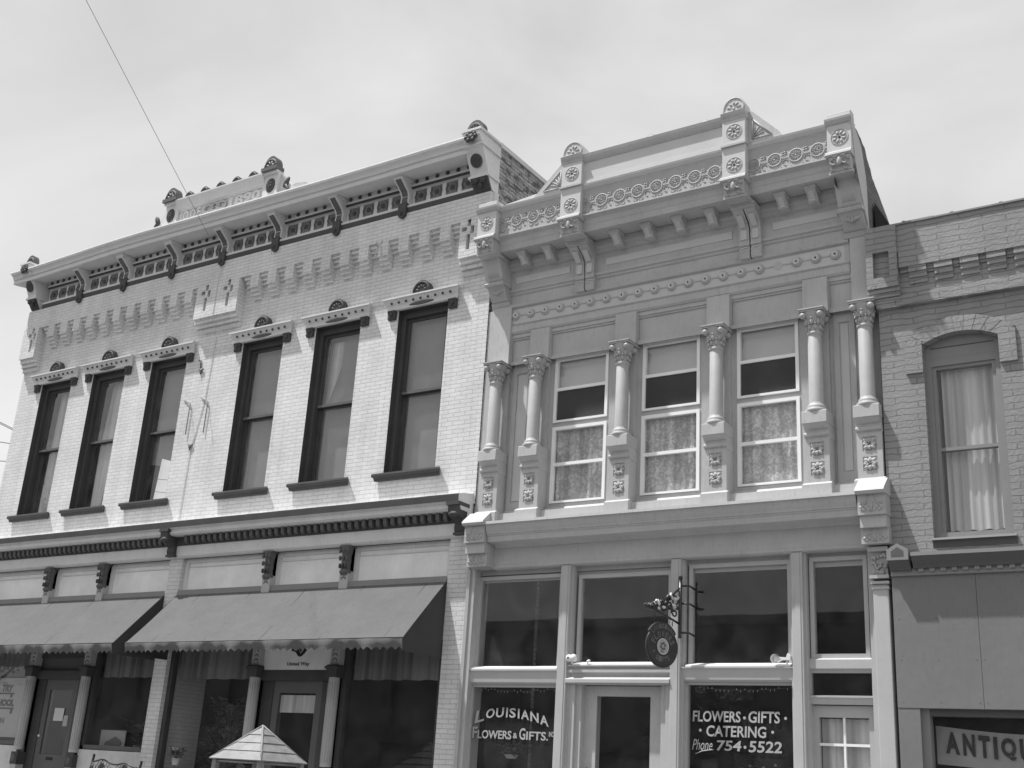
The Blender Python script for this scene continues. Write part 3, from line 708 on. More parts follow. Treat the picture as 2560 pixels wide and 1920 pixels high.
# beads
bd=MB(); 
bd.box(.46,5.555,.045,.0525,8.155,8.395,'bpanel')
bd.build('bead_band',B)
for k in range(20):
    x=.563+.2566*k; q=MB(); z=8.285
    if k==16: q.disc(x,z,.05,.056,.06,'bbody',16)
    else:
        q.lathe((x,-.0525,z),[(.072,0),(.072,.010),(.062,.026),(.054,.028),(.052,.020)],'bbody',18,axis='d'); q.lathe((x,-.0525,z),[(.052,.020),(.050,.038),(.040,.046),(.022,.044),(.014,.034),(0,.034)],'bpanel',16,axis='d')
        q.lathe((x,-.087,z),[(.013,0),(0,.002)],'ink',8,axis='d')
    if k<19: q.box(x+.065,x+.192,.05,.062,z-.008,z+.008,'bbody')
    q.build('bead',B)
# window head panels & strips over columns
q=MB()
q.wall(BL-.05,BR,7.50,7.992,[(COLX[i]+.17,COLX[i+1]-.17,7.56,7.93,.03) for i in range(5)],.035,'bbody',rev=.03)
for i in range(5):
    a,b=COLX[i]+.17,COLX[i+1]-.17
    q.box(a,b,-.06,.0,7.545,7.90,'bbody'); q.box(a,b,-.05,.018,7.90,7.93,'bbody')
q.box(BL-.05,BR,-.06,.033,7.535,7.5605,'bbody')
q.build('window_head_band',B)
for i,x in enumerate(COLX):
    q=MB(); 
    top=8.47 if i in(0,5) else 7.99
    q.box(x-.165,x+.165,-.06,.10,7.50,top,'bbody',.006)
    # strip behind the shaft
    q.box(x-.13,x+.13,-.10,.0,6.0,7.50,'bbody')
    q.build('pilaster',B)
    q=MB()
    y=-.14
    prof=[(.10,6.12),(.135,6.15),(.14,6.165),(.14,6.185),(.115,6.20),(.12,6.215),(.115,6.235),(.098,6.25),(.092,6.28),(.088,7.17),(.082,7.18)]
    q.lathe((x,y,0),prof,'bcol',22)
    c=q.build('column',B)
    q=MB()
    q.lathe((x,y,0),[(.085,7.165),(.10,7.18),(.10,7.205),(.085,7.215),(.085,7.26),(.10,7.34),(.135,7.42),(.15,7.465)],'bcol',18)
    for k in range(8):
        a=2*PI*k/8+PI/8
        for (zz,rr,s) in ((7.27,.088,.7),(7.34,.104,.9)):
            aa=a+(PI/8 if zz>7.3 else 0)
            q.ell((x+rr*math.cos(aa),y+rr*math.sin(aa),zz),(.026,.026,.045*s+.01),'bcol',n=6,k=5)
            q.ell((x+(rr+.02)*math.cos(aa),y+(rr+.02)*math.sin(aa),zz+.04),(.018,.018,.014),'bcol',n=6,k=4)
    for k in range(4):
        a=2*PI*k/4+PI/4
        q.ell((x+.155*math.cos(a),y+.155*math.sin(a),7.425),(.045,.045,.045),'bcol',n=10,k=6)
    q.box(x-.155,x+.155,-.05,.28,7.47,7.495,'bcol'); q.box(x-.165,x+.165,-.05,.295,7.495,7.51,'blite')
    q.build('capital',c)
    q=MB()
    q.prof(x-.155,x+.155,[(-.06,6.158),(.24,6.158),(.262,6.145),(.265,6.0),(-.06,6.0)],'bbody',skew0=0)
    q.prof(x-.15,x+.15,[(-.06,6.0),(.25,6.0),(.17,5.93),(.17,5.90),(-.06,5.90)],'bbody')
    q.prof(x-.155,x+.155,[(-.06,5.90),(.180,5.90),(.195,5.885),(.195,5.865),(.180,5.85),(.16,5.845),(.16,5.82),(-.06,5.82)],'blite')
    q.wall(x-.15,x+.15,5.25,5.82,[(x-.085,x+.085,5.60,5.775,.012,'bpanel'),(x-.085,x+.085,5.355,5.53,.012,'bpanel')],.165,'bbody',rev=.012)
    for s in (-1,1): q.face([(x+s*.15,-.165,5.25),(x+s*.15,.06,5.25),(x+s*.15,.06,5.82),(x+s*.15,-.165,5.82)],'bbody')
    q.prof(x-.16,x+.16,[(-.06,5.27),(.17,5.27),(.225,5.235),(.23,5.07),(-.06,5.07)],'blite',skew0=.1,skew1=.1)
    p=q.build('pedestal',B)
    for zc in (5.687,5.442):
        q=MB()
        for k in range(8):
            a=2*PI*k/8; rr=.046 if k%2==0 else .058
            q.ell((x+rr*math.cos(a),-.172,zc+rr*math.sin(a)),(.038,.014,.024),'bcol',rot=-a,n=6,k=4)
            q.ell((x+(rr-.012)*math.cos(a+PI/8),-.170,zc+(rr-.012)*math.sin(a+PI/8)),(.03,.018,.012),'bcol',rot=-a-PI/8,n=6,k=4)
        q.ell((x,-.178,zc),(.018,.012,.018),'inkg',n=6,k=4)
        q.build('flower_tile',p)
# narrow recessed side panels
for a,b in ((.52,.86),(5.35,5.62)):
    q=MB()
    q.wall(a,b,5.25,7.53,[(a+.07,b-.07,5.42,7.38,.02,'bpanel')],-.035,'bbody',rev=.02)
    q.box(a+.085,b-.085,-.06,-.045,5.44,7.36,'bpanel',.003)
    q.build('side_panel',B)
# --- aluminium windows
for i,(a,b) in enumerate(BW):
    q=MB()
    f=.045
    for z0,z1,m in ((6.545,7.53,7.045),(5.36,6.475,5.925)):
        q.box(a,a+f,-.11,-.045,z0,z1,'frame'); q.box(b-f,b,-.11,-.045,z0,z1,'frame')
        q.box(a+f,b-f,-.11,-.045,z1-f,z1,'frame'); q.box(a+f,b-f,-.11,-.043,z0,z0+.03,'frame')
        q.box(a+f,b-f,-.11,-.055,m-.022,m+.022,'frame')
    q.box(a-.01,b+.01,-.12,-.07,6.475,6.545,'bbody')
    fr=q.build('window',B)
    for z0,z1,d in ((7.067,7.485,-.08),(5.39,5.903,-.09),(5.947,6.43,-.08)): q=MB(); q.face([(a+f,-d,z0),(b-f,-d,z0),(b-f,-d,z1),(a+f,-d,z1)],'glass'); q.build('pane',fr)
    q=MB(); q.face([(a+f,.075,6.575),(b-f,.075,6.575),(b-f,.075,7.023),(a+f,.075,7.023)],'screen'); q.build('insect_screen',fr)
    q=MB(); q.face([(a,.16,7.0),(b,.16,7.0),(b,.16,7.42),(a,.16,7.44)],'blindl'); q.build('roller_blind',fr); q=MB(); q.face([(a,.155,7.40),(b,.155,7.40),(b,.155,7.5),(a,.155,7.5)],'paper'); q.build('blind_pelmet',fr)
    q=MB(); folds(q,a+.02,b-.02,5.37,6.46,-.15,'lace',8,.016); q.build('lace_curtain',fr)
# sill course and lower cornice
q=MB()
for i in range(5):
    a,b=COLX[i]+.16,COLX[i+1]-.16
    q.prof(a,b,[(-.10,5.30),(-.04,5.30),(.0,5.265),(.10,5.235),(.11,5.05),(-.10,5.05)],'blite')
q.prof(.45,5.66,[(-.06,5.09),(.30,5.085),(.36,5.075),(.365,5.035),(.34,5.03),(.32,4.96),(.30,4.92),(.30,4.905),(.285,4.90),(.285,4.885),(.27,4.875),(.265,4.80),(.10,4.795),(.06,4.75),(-.06,4.75)],'bbody',mats=['blite','blite','blite']+['bbody']*12)
q.prof(.42,5.70,[(-.12,4.75),(.045,4.75),(.045,4.52),(.055,4.50),(.055,4.475),(.03,4.46),(-.12,4.46)],'bbody')
q.box(.0,BR,-.30,-.10,4.40,5.2,'bbody')
q.build('lower_cornice',B)
# corner brackets of the lower cornice
def carve(mb,x0,x1,z0,z1,d,m):
    c=(x0+x1)/2; h=z1-z0; W=x1-x0
    mb.box(x0,x1,-.05,d,z0,z1,m)
    for s in (-1,1):
        mb.torus(c+s*W*.02,z0+h*.15,d,W*.36,.012,m,n=12,k=5,a0=.15 if s>0 else PI-1.2,a1=1.2 if s>0 else PI-.15)
        mb.torus(c+s*W*.42,z1,d,W*.34,.010,m,n=12,k=5,a0=PI+.15 if s>0 else -PI/2,a1=PI*1.5 if s>0 else -.15)
        for k in range(4): mb.ell((c+s*W*(.10+.09*k),-d,z0+h*(.25+.12*(k%2))),(W*.07,.015,h*.13),m,rot=s*.6,n=6,k=4)
    mb.ell((c,-d,z0+h*.4),(W*.05,.02,h*.34),m,n=6,k=4)
for x0,x1 in ((.10,.44),(5.68,6.0)):
    q=MB()
    q.prof(x0-.01,x1+.01,[(-.05,5.25),(.22,5.24),(.40,5.09),(.415,5.06),(.39,5.03),(-.05,5.03)],'bbody')
    carve(q,x0,x1,4.79,5.03,.34,'bcol'); q.box(x0+.01,x1-.01,-.05,.30,4.65,4.79,'bbody'); carve(q,x0,x1,4.47,4.65,.24,'bcol')
    q.build('corner_bracket',B)
# --- top cornice
q=MB()
def entab(x0,x1,dd):
    P=[(-.06,9.17),(.44+dd,9.17),(.455+dd,9.25),(.47+dd,9.27),(.48+dd,9.34),(.55+dd,9.375),(.55+dd,9.40),(.525+dd,9.405),(.525+dd,9.765),(.535+dd,9.79),(.55+dd,9.80),(.575+dd,9.84),(.58+dd,9.87),(-.06,9.90)]
    q.prof(x0,x1,P,'bbody',mats=['bbody','bbody','bbody','bbody','bbody','blite','bfrz','bfrz','blite','bpanel','bpanel','blite','blite','bbody'])
entab(.46,1.66,0); entab(1.66,4.44,.03); entab(4.44,5.64,0)
q.build('cornice',B)
# frieze ornament: spoked rosettes joined by a running scroll
def fros(x,z,d):
    q=MB(); R=.092
    q.torus(x,z,d,R,.012,'bcol',n=20,k=5)
    for i in range(12):
        a=2*PI*i/12; q.ell((x+R*.52*math.cos(a),-d,z+R*.52*math.sin(a)),(R*.34,.014,R*.07),'bcol',rot=-a,n=6,k=4)
    q.ell((x,-d,z),(.016,.014,.016),'bcol',n=8,k=4)
    q.box(x+R,x+.20,d-.02,d+.006,z-.008,z+.008,'bcol')
    for s,aa in ((1,0),(-1,.0)):
        q.torus(x+.15,z-.065,d,.035,.008,'bcol',n=12,k=4,a0=0,a1=4.6)
        q.torus(x+.055,z-.12,d,.035,.007,'bcol',n=10,k=4,a0=PI,a1=2*PI)
        q.torus(x-.03,z-.125,d,.03,.007,'bcol',n=10,k=4,a0=PI,a1=2*PI)
        q.torus(x+.145,z+.065,d,.025,.007,'bcol',n=10,k=4,a0=-1,a1=3)
    for k in range(4): q.ell((x+.11+.03*(k%2),-d,z+.05+.03*(k//2)),(.014,.010,.018),'bcol',rot=k,n=5,k=4)
    q.ell((x+.145,-d,z-.11),(.03,.010,.010),'bcol',rot=.5,n=6,k=4)
    q.build('frieze_rosette',B)
for k in range(4): fros(.515+.2935*k,9.60,.525)
for k in range(8): fros(1.98+.2885*k,9.575,.555)
for k in range(4): fros(4.545+.29*k,9.555,.525)
# posts of the attic, with rosettes and rounded tops
def post(x0,x1,attic):
    c=(x0+x1)/2; q=MB(); xo=x1+.015 if x1<5.8 else 5.889; bk=-.06 if x1<5.8 else .50
    q.box(x0,x1,bk,.63,9.33,9.96 if not attic else 10.28,'bpanel',.006)
    if not attic:
        q.prof(x0-.015,xo,[(bk,9.79),(.64,9.79),(.65,9.80),(.675,9.84),(.68,9.87),(bk,9.89)],'blite')
    else:
        q.box(x0-.012,x1+.012,-.02,.66,9.855,9.885,'blite')
        q.prof(x0-.01,x1+.01,[(.2,10.26),(.635,10.26),(.64,10.29),(.66,10.33),(.67,10.37),(.2,10.39)],'bbody')
        N=16; w_=(x1-x0)/2
    q.prof(x0-.015,xo,[(bk,9.395),(.66,9.395),(.685,9.37),(.69,9.34),(.67,9.32),(bk,9.32)],'blite')
    P=q.build('attic_post',B)
    for zc in ([9.60] if not attic else [9.57,10.08]):
        q=MB(); q.rosette(c+.005,zc,.632,.115,'bcol',8,hub='inkg'); q.build('rosette',P)
    q=MB()
    q.prof(x0+.02,x1-.02,[(-.05,9.33),(.655,9.33),(.66,9.30),(.63,9.22),(.61,9.13),(-.05,9.13)],'bbody')
    for s in (-1,1):
        q.torus(c+s*.07,9.25,.655,.045,.014,'bcol',n=12,k=5,a0=0,a1=5)
        q.ell((c+s*.05,-.665,9.315),(.04,.02,.022),'bcol',n=8,k=4); q.ell((c+s*.1,-.655,9.285),(.025,.02,.03),'bcol',n=8,k=4)
        q.torus(c+s*.08,9.17,.625,.03,.012,'bcol',n=10,k=5,a0=0,a1=5)
    q.ell((c,-.66,9.25),(.035,.022,.08),'bcol',n=8,k=5); q.ell((c,-.665,9.335),(.04,.02,.02),'bcol',n=8,k=4)
    q.box(x0+.005,x1-.005,-.05,.60,9.10,9.14,'blite')
    q.build('leaf_bracket',P)
    if attic:
        q=MB(); N=16; w_=(x1-x0)/2-.005; h=.235
        arc=[(c+w_*math.cos(PI*j/N),10.385+.06+(h-.06)*math.sin(PI*j/N)) for j in range(N+1)]
        q.ext([(c+w_,10.385)]+arc+[(c-w_,10.385)],.42,.62,'bpanel')
        pts=[(x,-.62,z) for x,z in [(c+w_*.9,10.40)]+[(c+w_*.9*math.cos(PI*j/N),10.44+(h-.075)*math.sin(PI*j/N)) for j in range(N+1)]+[(c-w_*.9,10.40)]]
        q.tube(pts,.013,'bcol',5)
        for j in range(5):
            t=PI*(j+.5)/5; q.ell((c+.075*math.cos(t),-.625,10.43+.09*math.sin(t)),(.035,.014,.014),'bcol',rot=-t,n=6,k=4)
        q.ell((c,-.625,10.43),(.025,.02,.022),'bcol',n=8,k=4)
        q.tube([(c-w_*.9,-.625,10.40),(c+w_*.9,-.625,10.40)],.012,'bcol',5)
        q.build('antefix',P)
for x0,x1,at in ((.165,.50,0),(1.625,1.965,1),(4.145,4.475,1),(5.572,5.886,0)): post(x0,x1,at)
# attic board between the posts, side triangles, small crests
q=MB()
q.box(1.955,4.15,.40,.565,9.88,10.26,'bpanel')
q.prof(1.955,4.15,[(.3,10.24),(.575,10.24),(.60,10.27),(.62,10.31),(.63,10.355),(.2,10.39)],'bbody',mats=['bbody','bbody','bbody','blite','blite','bbody'])
q.box(1.955,4.15,.56,.585,9.88,9.93,'bpanel')
for x0,x1,xa in ((1.10,1.63,1),(4.47,4.95,-1)):
    if xa>0: P=[(x0,9.90),(x1,9.90),(x1,10.38),(x1-.06,10.38),(x1-.09,10.33)]
    else: P=[(x1,9.90),(x1-.04,9.97),(x0+.10,10.34),(x0+.06,10.38),(x0,10.38),(x0,9.90)]
    q.ext(P,.44,.54,'bbody')
    if xa>0:
        T=[(x0+.17,9.95),(x1-.07,10.24),(x1-.07,9.95)]
    else: T=[(x1-.14,9.95),(x0+.07,10.25),(x0+.07,9.95)]
    for i in range(3):
        (ax,az),(bx,bz)=T[i],T[(i+1)%3]; q.tube([(ax,-.545,az),(bx,-.545,bz)],.012,'bcol',5)
    cx,cz=T[2]
    for k in range(4):
        t=(PI-.3-k*.35) if xa>0 else (.3+k*.35)
        q.tube([(cx,-.545,cz+.02),(cx+.17*math.cos(t),-.545,cz+.02+.17*math.sin(t))],.008,'bcol',4)
q.ext([(.42,9.885),(.60,9.93),(1.12,9.98),(1.12,9.885)],.2,.5,'wtrim')
q.build('attic_panel',B)
for x in (2.96,3.80):
    q=MB(); N=12
    q.ext([(x+.12*math.cos(PI*j/N),10.38+.165*math.sin(PI*j/N)) for j in range(N+1)],.30,.42,'bpanel'); q.torus(x,10.39,.42,.10,.014,'bcol',n=12,a0=0,a1=PI,k=5)
    for j in range(4):
        t=PI*(j+.5)/4; q.ell((x+.055*math.cos(t),-.425,10.40+.065*math.sin(t)),(.03,.014,.012),'bcol',rot=-t,n=6,k=4)
    q.build('crest_scallop',B)
for x0,x1 in ((.20,.47),(5.60,5.86)):
    q=MB(); q.ext([(x0,9.885),(x1,9.885),(x1-.03,9.95),(x1-.10,9.985),(x0+.09,9.985),(x0+.02,9.94)],.35,.60,'bpanel'); q.box(x0+.05,x1-.07,.60,.615,9.90,9.95,'bcol'); q.build('cap_block',B)
for o_ in list(B.children):
    if o_.name.split('.')[0] in ('cornice','frieze_rosette','attic_post','attic_panel','crest_scallop','cap_block'): o_.location.y-=.045
# corner shafts below the end posts
for x0,x1,s in ((.155,.47,-1),(5.58,5.882,1)):
    q=MB()
    side=[(-.06,8.76),(.30,8.76),(.335,8.80),(.50,9.12),(-.06,9.12)]
    q.prof(x0,x1,side,'bbody')
    # fluted raised field on the sloping face
    for k in range(11):
        a=x0+.07+(x1-x0-.14)*k/10
        q.tube([(a,-.352,8.84),(a,-.475,9.09)],.010,'bpanel',4)
    q.prof(x0-.01,x1+.01,[(-.06,8.72),(.34,8.72),(.36,8.75),(.35,8.765),(-.06,8.765)],'blite')
    q.prof(x0+.01,x1-.01,[(-.06,8.50),(.12,8.50),(.16,8.53),(.22,8.60),(.27,8.68),(.30,8.72),(-.06,8.72)],'bcol')
    c=(x0+x1)/2
    for k in range(5):
        t=(k-2)*.5; q.ell((c+.06*math.sin(t)*1.3,-(.25),8.64+.0*k),(.022,.03,.06),'bcol',rot=t,n=6,k=4)
    q.prof(x0-.005,x1+.005,[(-.06,8.45),(.11,8.45),(.15,8.505),(-.06,8.505)],'bbody')
    q.build('corner_console',B)
q=MB()
fr_=[(.70,9.85),(.64,9.60),(.60,9.38),(.58,9.25),(.51,9.12),(.38,8.92),(.26,8.73),(.14,8.58),(.12,8.45)]
bk_=[(.60,9.80),(.40,9.69),(.29,9.60),(.20,9.38),(.15,9.25),(.125,9.11),(.12,8.73),(.10,8.56),(.08,8.45)]
for xx_ in (5.86,5.897):
    for k in range(8): q.face([(xx_,-fr_[k][0],fr_[k][1]),(xx_,-bk_[k][0],bk_[k][1]),(xx_,-bk_[k+1][0],bk_[k+1][1]),(xx_,-fr_[k+1][0],fr_[k+1][1])],'metal')
for P_ in (fr_,bk_):
    for k in range(8): q.face([(5.86,-P_[k][0],P_[k][1]),(5.897,-P_[k][0],P_[k][1]),(5.897,-P_[k+1][0],P_[k+1][1]),(5.86,-P_[k+1][0],P_[k+1][1])],'metal')
q.build('end_cap',B)
# double consoles, the shade of the gap put in as a black strip
for x in (1.785,4.325):
    q=MB()
    for s in (-1,1):
        a,b=(x-.155,x-.01) if s<0 else (x+.01,x+.155)
        side=[(.05,8.44),(.14,8.44),(.165,8.50),(.15,8.52),(.165,8.56),(.145,8.60),(.17,8.62),(.16,8.68),(.18,8.76),(.17,8.84),(.22,8.92),(.30,8.97),(.38,9.02),(.42,9.08),(.05,9.08)]
        q.prof(a,b,side,'bbody')
        q.box(a+.03,b-.03,.1,.186,8.70,8.84,'bpanel'); 
        q.face([(a+.03,-.20,8.87),(b-.03,-.20,8.87),(b-.03,-.345,8.985),(a+.03,-.345,8.985)],'bpanel')
        q.box(a+.03,b-.03,.1,.172,8.575,8.59,'bpanel')
    q.box(x-.01,x+.01,.05,.12,8.44,9.08,'ink')
    q.box(x-.18,x+.18,.05,.46,9.08,9.10,'bbody'); q.box(x-.165,x+.165,.05,.44,9.045,9.08,'bbody')
    q.build('double_console',B)
for x in (.80,1.24,2.37,2.87,3.35,3.83,4.83,5.24):
    q=MB(); q.prof(x-.065,x+.065,[(.15,8.99),(.26,8.99),(.285,9.03),(.32,9.07),(.37,9.10),(.40,9.13),(.41,9.168),(.15,9.168)],'bbody')
    q.box(x-.035,x+.035,.25,.29,9.0,9.03,'bpanel')
    q.face([(x-.035,-.292,9.03),(x+.035,-.292,9.03),(x+.035,-.375,9.10),(x-.035,-.375,9.10)],'bpanel')
    q.box(x-.08,x+.08,.15,.42,9.13,9.1685,'bbody'); q.build('modillion',B)

# --- shopfront of the flower shop
q=MB(); 
for x0,x1 in ((1.545,1.69),(3.18,3.315),(4.76,4.90)):
    q.box(x0,x1,-.15,.05,.75,4.46,'store',.008); q.box(x0+.045,x1-.03,.05,.058,.75,4.45,'store')
    q.box(x0-.03,x0,-.15,.0,.75,4.46,'store'); q.box(x1,x1+.03,-.15,.0,.75,4.46,'store')
    o=q.build('mullion_post',B); q=MB()
# jambs at the two ends
q=MB(); q.box(.0,.05,-.3,.06,.75,4.47,'bbody'); q.box(.05,.09,-.3,.03,.75,4.47,'store'); q.box(.09,.13,-.3,.045,.75,4.47,'bbody')
q.build('jamb',B)
q=MB(); q.box(.004,.172,-.2,-.02,4.47,8.47,'bbody'); q.build('edge_strip',B)
q=MB(); q.box(5.70,5.745,-.3,.0,.75,4.47,'store'); q.box(5.745,5.925,-.3,.09,.75,4.03,'store',.008); q.box(5.66,5.70,-.3,-.03,.75,4.47,'store')
q.box(5.735,5.935,-.3,.105,3.97,4.0,'bbody'); q.box(5.73,5.94,-.3,.12,4.03,4.06,'bbody'); q.box(5.725,5.945,-.3,.14,4.09,4.13,'blite')
q.box(5.74,5.93,-.3,.10,4.13,4.40,'bcol'); q.box(5.72,5.95,-.3,.16,4.40,4.45,'blite')
o=q.build('end_pilaster',B)
q=MB(); random.seed(3)
for k in range(34): q.ell((5.755+.16*random.random(),-.115,4.15+.22*random.random()**1.3),(.014+.014*random.random(),.016,.012+.016*random.random()),'bcol',rot=random.random()*3,n=5,k=4)
q.build('leaf_carving',o)
def sash(x0,x1,z0,z1,f,name,gl='glassd',mat='store',d=-.10,parent=B,ledge=False):
    q=MB(); 
    q.box(x0-f,x0,d-.05,d+.03,z0-f,z1+f,mat); q.box(x1,x1+f,d-.05,d+.03,z0-f,z1+f,mat); q.box(x0,x1,d-.05,d+.03,z1,z1+f,mat); q.box(x0,x1,d-.05,d+.03,z0-f,z0,mat)
    if ledge: q.prof(x0-f,x1+f,[(d,z0-f-.002),(.02,z0-f-.002),(.02,z0-.035),(d,z0+.004)],'frame')
    fr=q.build(name,parent)
    q=MB(); q.face([(x0,-d+.01,z0),(x1,-d+.01,z0),(x1,-d+.01,z1),(x0,-d+.01,z1)],gl); q.build('pane',fr)
    return fr
TW=[(.17,1.465,3.14,4.325),(1.81,3.09,3.19,4.29),(3.425,4.67,3.17,4.35),(4.995,5.59,3.27,4.36)]
tw=[]
for i,(a,b,c,e) in enumerate(TW):
    tw.append(sash(a,b,c,e,.05,'transom_window',gl='glasst' if i<3 else 'glassd',ledge=i<3))
fl=MB()
fl.wall(.09,5.72,4.30,4.465,[],-.135,'store')
for (a,b,z0,z1) in ((.13,1.545,2.90,3.085),(3.315,4.76,2.945,3.115)): fl.prof(a,b,[(-.15,z0),(-.03,z0),(.0,z0+.02),(.01,z1-.03),(.03,z1-.015),(.03,z1),(-.15,z1)],'store')
fl.prof(1.69,3.18,[(-.15,2.90),(.0,2.90),(.07,2.915),(.08,2.955),(.03,2.975),(-.02,3.0),(-.02,3.03),(.02,3.05),(.02,3.08),(-.01,3.095),(-.01,3.11),(.03,3.13),(.03,3.14),(-.15,3.14)],'store',mats=['store','store','frame']+['store']*11)
fl.prof(4.90,5.66,[(-.15,3.065),(-.08,3.065),(-.07,3.085),(-.03,3.10),(-.03,3.20),(-.06,3.22),(-.15,3.22)],'store')
fl.prof(4.90,5.66,[(-.15,2.70),(-.06,2.70),(-.05,2.76),(-.03,2.775),(-.03,2.795),(-.15,2.80)],'store')
fl.build('transom_rail',B)
lw1=sash(.13+.01,1.50,1.35,2.86,.04,'shop_window')
lw3=sash(3.37,4.715,1.35,2.91,.04,'shop_window')
sash(4.935,5.645,2.80,3.055,.03,'transom_window')
q=MB(); q.box(.1,1.545,-.2,0,.75,1.31,'store',.01); q.box(3.315,4.76,-.2,0,.75,1.31,'store',.01); q.build('stall_riser',B)
# doors
q=MB(); q.box(1.70,1.80,-.2,-.01,.75,2.90,'store'); q.box(1.80,1.88,-.2,-.05,.75,2.90,'store'); q.build('door_casing',B)
q=MB(); q.box(3.02,3.10,-.2,-.05,.75,2.90,'store'); q.box(3.10,3.17,-.2,-.01,.75,2.90,'store'); q.build('door_casing',B)
q=MB()
q.box(1.88,2.06,-.25,-.14,.75,2.89,'bbody'); q.box(2.83,3.02,-.25,-.14,.75,2.89,'bbody'); q.box(2.06,2.83,-.25,-.14,2.765,2.89,'bbody'); q.box(2.06,2.83,-.25,-.14,.75,1.2,'bbody')
q.ell((1.96,.10,1.85),(.03,.03,.03),'iron',n=8,k=5)
dr=q.build('door',B,'grey shop door with a full dark glass')
q=MB(); q.face([(2.06,.16,1.2),(2.83,.16,1.2),(2.83,.16,2.765),(2.06,.16,2.765)],'glassd'); q.build('pane',dr)
q=MB()
q.box(4.92,5.0,-.2,-.12,.75,2.69,'store'); q.box(5.58,5.66,-.2,-.12,.75,2.69,'store'); q.box(5.0,5.58,-.2,-.12,2.56,2.69,'store'); q.box(5.0,5.58,-.2,-.12,.75,1.5,'store')
q.box(5.0,5.58,-.17,-.13,2.245,2.275,'frame'); q.box(5.278,5.302,-.17,-.131,1.5,2.56,'frame'); q.box(5.0,5.58,-.17,-.13,1.9,1.93,'frame')
dr=q.build('door',B,'narrow pale door with curtained glass at the right end')
q=MB(); q.face([(5.0,.155,1.5),(5.58,.155,1.5),(5.58,.155,2.56),(5.0,.155,2.56)],'glass'); q.build('pane',dr)
q=MB(); folds(q,5.01,5.57,1.5,2.55,-.20,'curtain',6,.014); q.build('curtain',dr)

# --- window lettering (painted on the glass)
q=MB()
word='LOUISIANA'; wid=[1.25,1.15,1.05,.5,.85,.5,1.05,1.1,1.1]; tot=sum(wid); x=.19; span=1.21
cx0,R=.80,.0
for i,ch in enumerate(word):
    wch=wid[i]/tot*span; xa,xb=x,x+wch*.84; x+=wch
    if ch=='I': m_=(xa+xb)/2; xa,xb=m_-.013,m_+.013
    u=((xa+xb)/2-.795)/.60
    base=2.465-.085*u*u-.03*u; hgt=.165 if i==0 else .125
    ang=-.30*u
    if i==0: base-=.03
    def xf(px,pz,c=((xa+xb)/2,base),a=ang): 
        dx,dz=px-c[0],pz-c[1]; return (c[0]+dx*math.cos(a)*1+dz*.0-dz*math.sin(a)*-1*0, c[1]+dz+dx*math.tan(a)) if False else (c[0]+dx+dz*(-math.sin(a))*-.5, c[1]+dz+dx*math.tan(a))
    text(q,ch,xa+.008,xb+.008,base-.008,base+hgt-.008,-.0975,'letshadow',ext=.001,xf=xf,bold=.03)
    text(q,ch,xa,xb,base,base+hgt,-.096,'letter',ext=.002,xf=xf,bold=.02)
for s,xa,xb,za,zb in (('F',.165,.245,2.185,2.335),('LOWERS',.255,.80,2.185,2.295),('&',.825,.895,2.20,2.27),('G',.925,1.02,2.185,2.335),('IFTS.',1.035,1.375,2.185,2.295),('INC',1.385,1.455,2.235,2.30)):
    text(q,s,xa+.006,xb+.006,za-.006,zb-.006,-.0975,'letshadow',ext=.001,bold=.03); text(q,s,xa,xb,za,zb,-.096,'letter',ext=.002,bold=.02)
q.build('window_lettering',lw1,'painted lettering LOUISIANA FLOWERS & GIFTS INC')
q=MB()
for s,xa,xb,za,zb,sh in (('FLOWERS',3.43,4.05,2.475,2.605,.05),('GIFTS',4.15,4.54,2.475,2.61,.05),('CATERING',3.61,4.37,2.305,2.435,.05),('Phone',3.425,3.69,2.145,2.27,.35),('754',3.745,4.06,2.145,2.265,.1),('5522',4.15,4.56,2.14,2.27,.1)):
    text(q,s,xa,xb,za,zb,-.096,'letter',ext=.002,bold=.02 if s!='Phone' else .0,shear=sh)
for x,z in ((4.10,2.53),(4.61,2.535),(3.53,2.375),(4.45,2.375),(4.105,2.195)): q.disc(x,z,-.096,-.094,.018,'letter',10)
q.tube([(3.47,.093,2.10),(3.56,.093,2.135),(3.70,.093,2.155)],.006,'letter',4)
q.build('window_lettering',lw3,'painted lettering FLOWERS GIFTS CATERING Phone 754 5522')

# ================================================================== GREY BRICK BUILDING (right)
Cb=thing('antique_shop_building','low grey painted brick building with an arched window and boarded shopfront','building',(8.7,0,.75))
CLx,CRx=5.95,11.6
q=MB()
AW=(6.445,7.30)
def arch(mb,x0,x1,zs,rise,ztop,d,m,n=14):
    c=(x0+x1)/2; h=(x1-x0)/2; Rr=(h*h+rise*rise)/(2*rise); zc=zs+rise-Rr
    pts=[]
    for i in range(n+1):
        x=x0+(x1-x0)*i/n; pts.append((x,zc+math.sqrt(max(0,Rr*Rr-(x-c)**2))))
    for i in range(n):
        (a,za),(b,zb)=pts[i],pts[i+1]
        mb.face([(a,-d,za),(b,-d,zb),(b,-d,ztop),(a,-d,ztop)],m); mb.face([(a,-d,za),(a,-d+.2,za),(b,-d+.2,zb),(b,-d,zb)],m)
    return pts
q.wall(CLx,CRx,4.40,6.87,[(AW[0],AW[1],4.53,6.9,.20),(8.9,9.75,4.53,6.9,.2)],0,'cbrick',rev=.2)
q.wall(CLx,CRx,6.87,7.47,[(AW[0],AW[1],6.80,6.985,.2),(8.9,9.75,6.80,6.985,.2)],0,'cbrick',rev=.2)
arch(q,AW[0],AW[1],6.862,.12,6.99,0,'cbrick'); arch(q,8.9,9.75,6.862,.12,6.99,0,'cbrick')
q.box(CLx,CRx,-.2,.075,7.47,7.60,'cbrick'); q.face([(CLx,-.045,7.60),(CRx,-.045,7.60),(CRx,-.045,7.97),(CLx,-.045,7.97)],'cbrick')
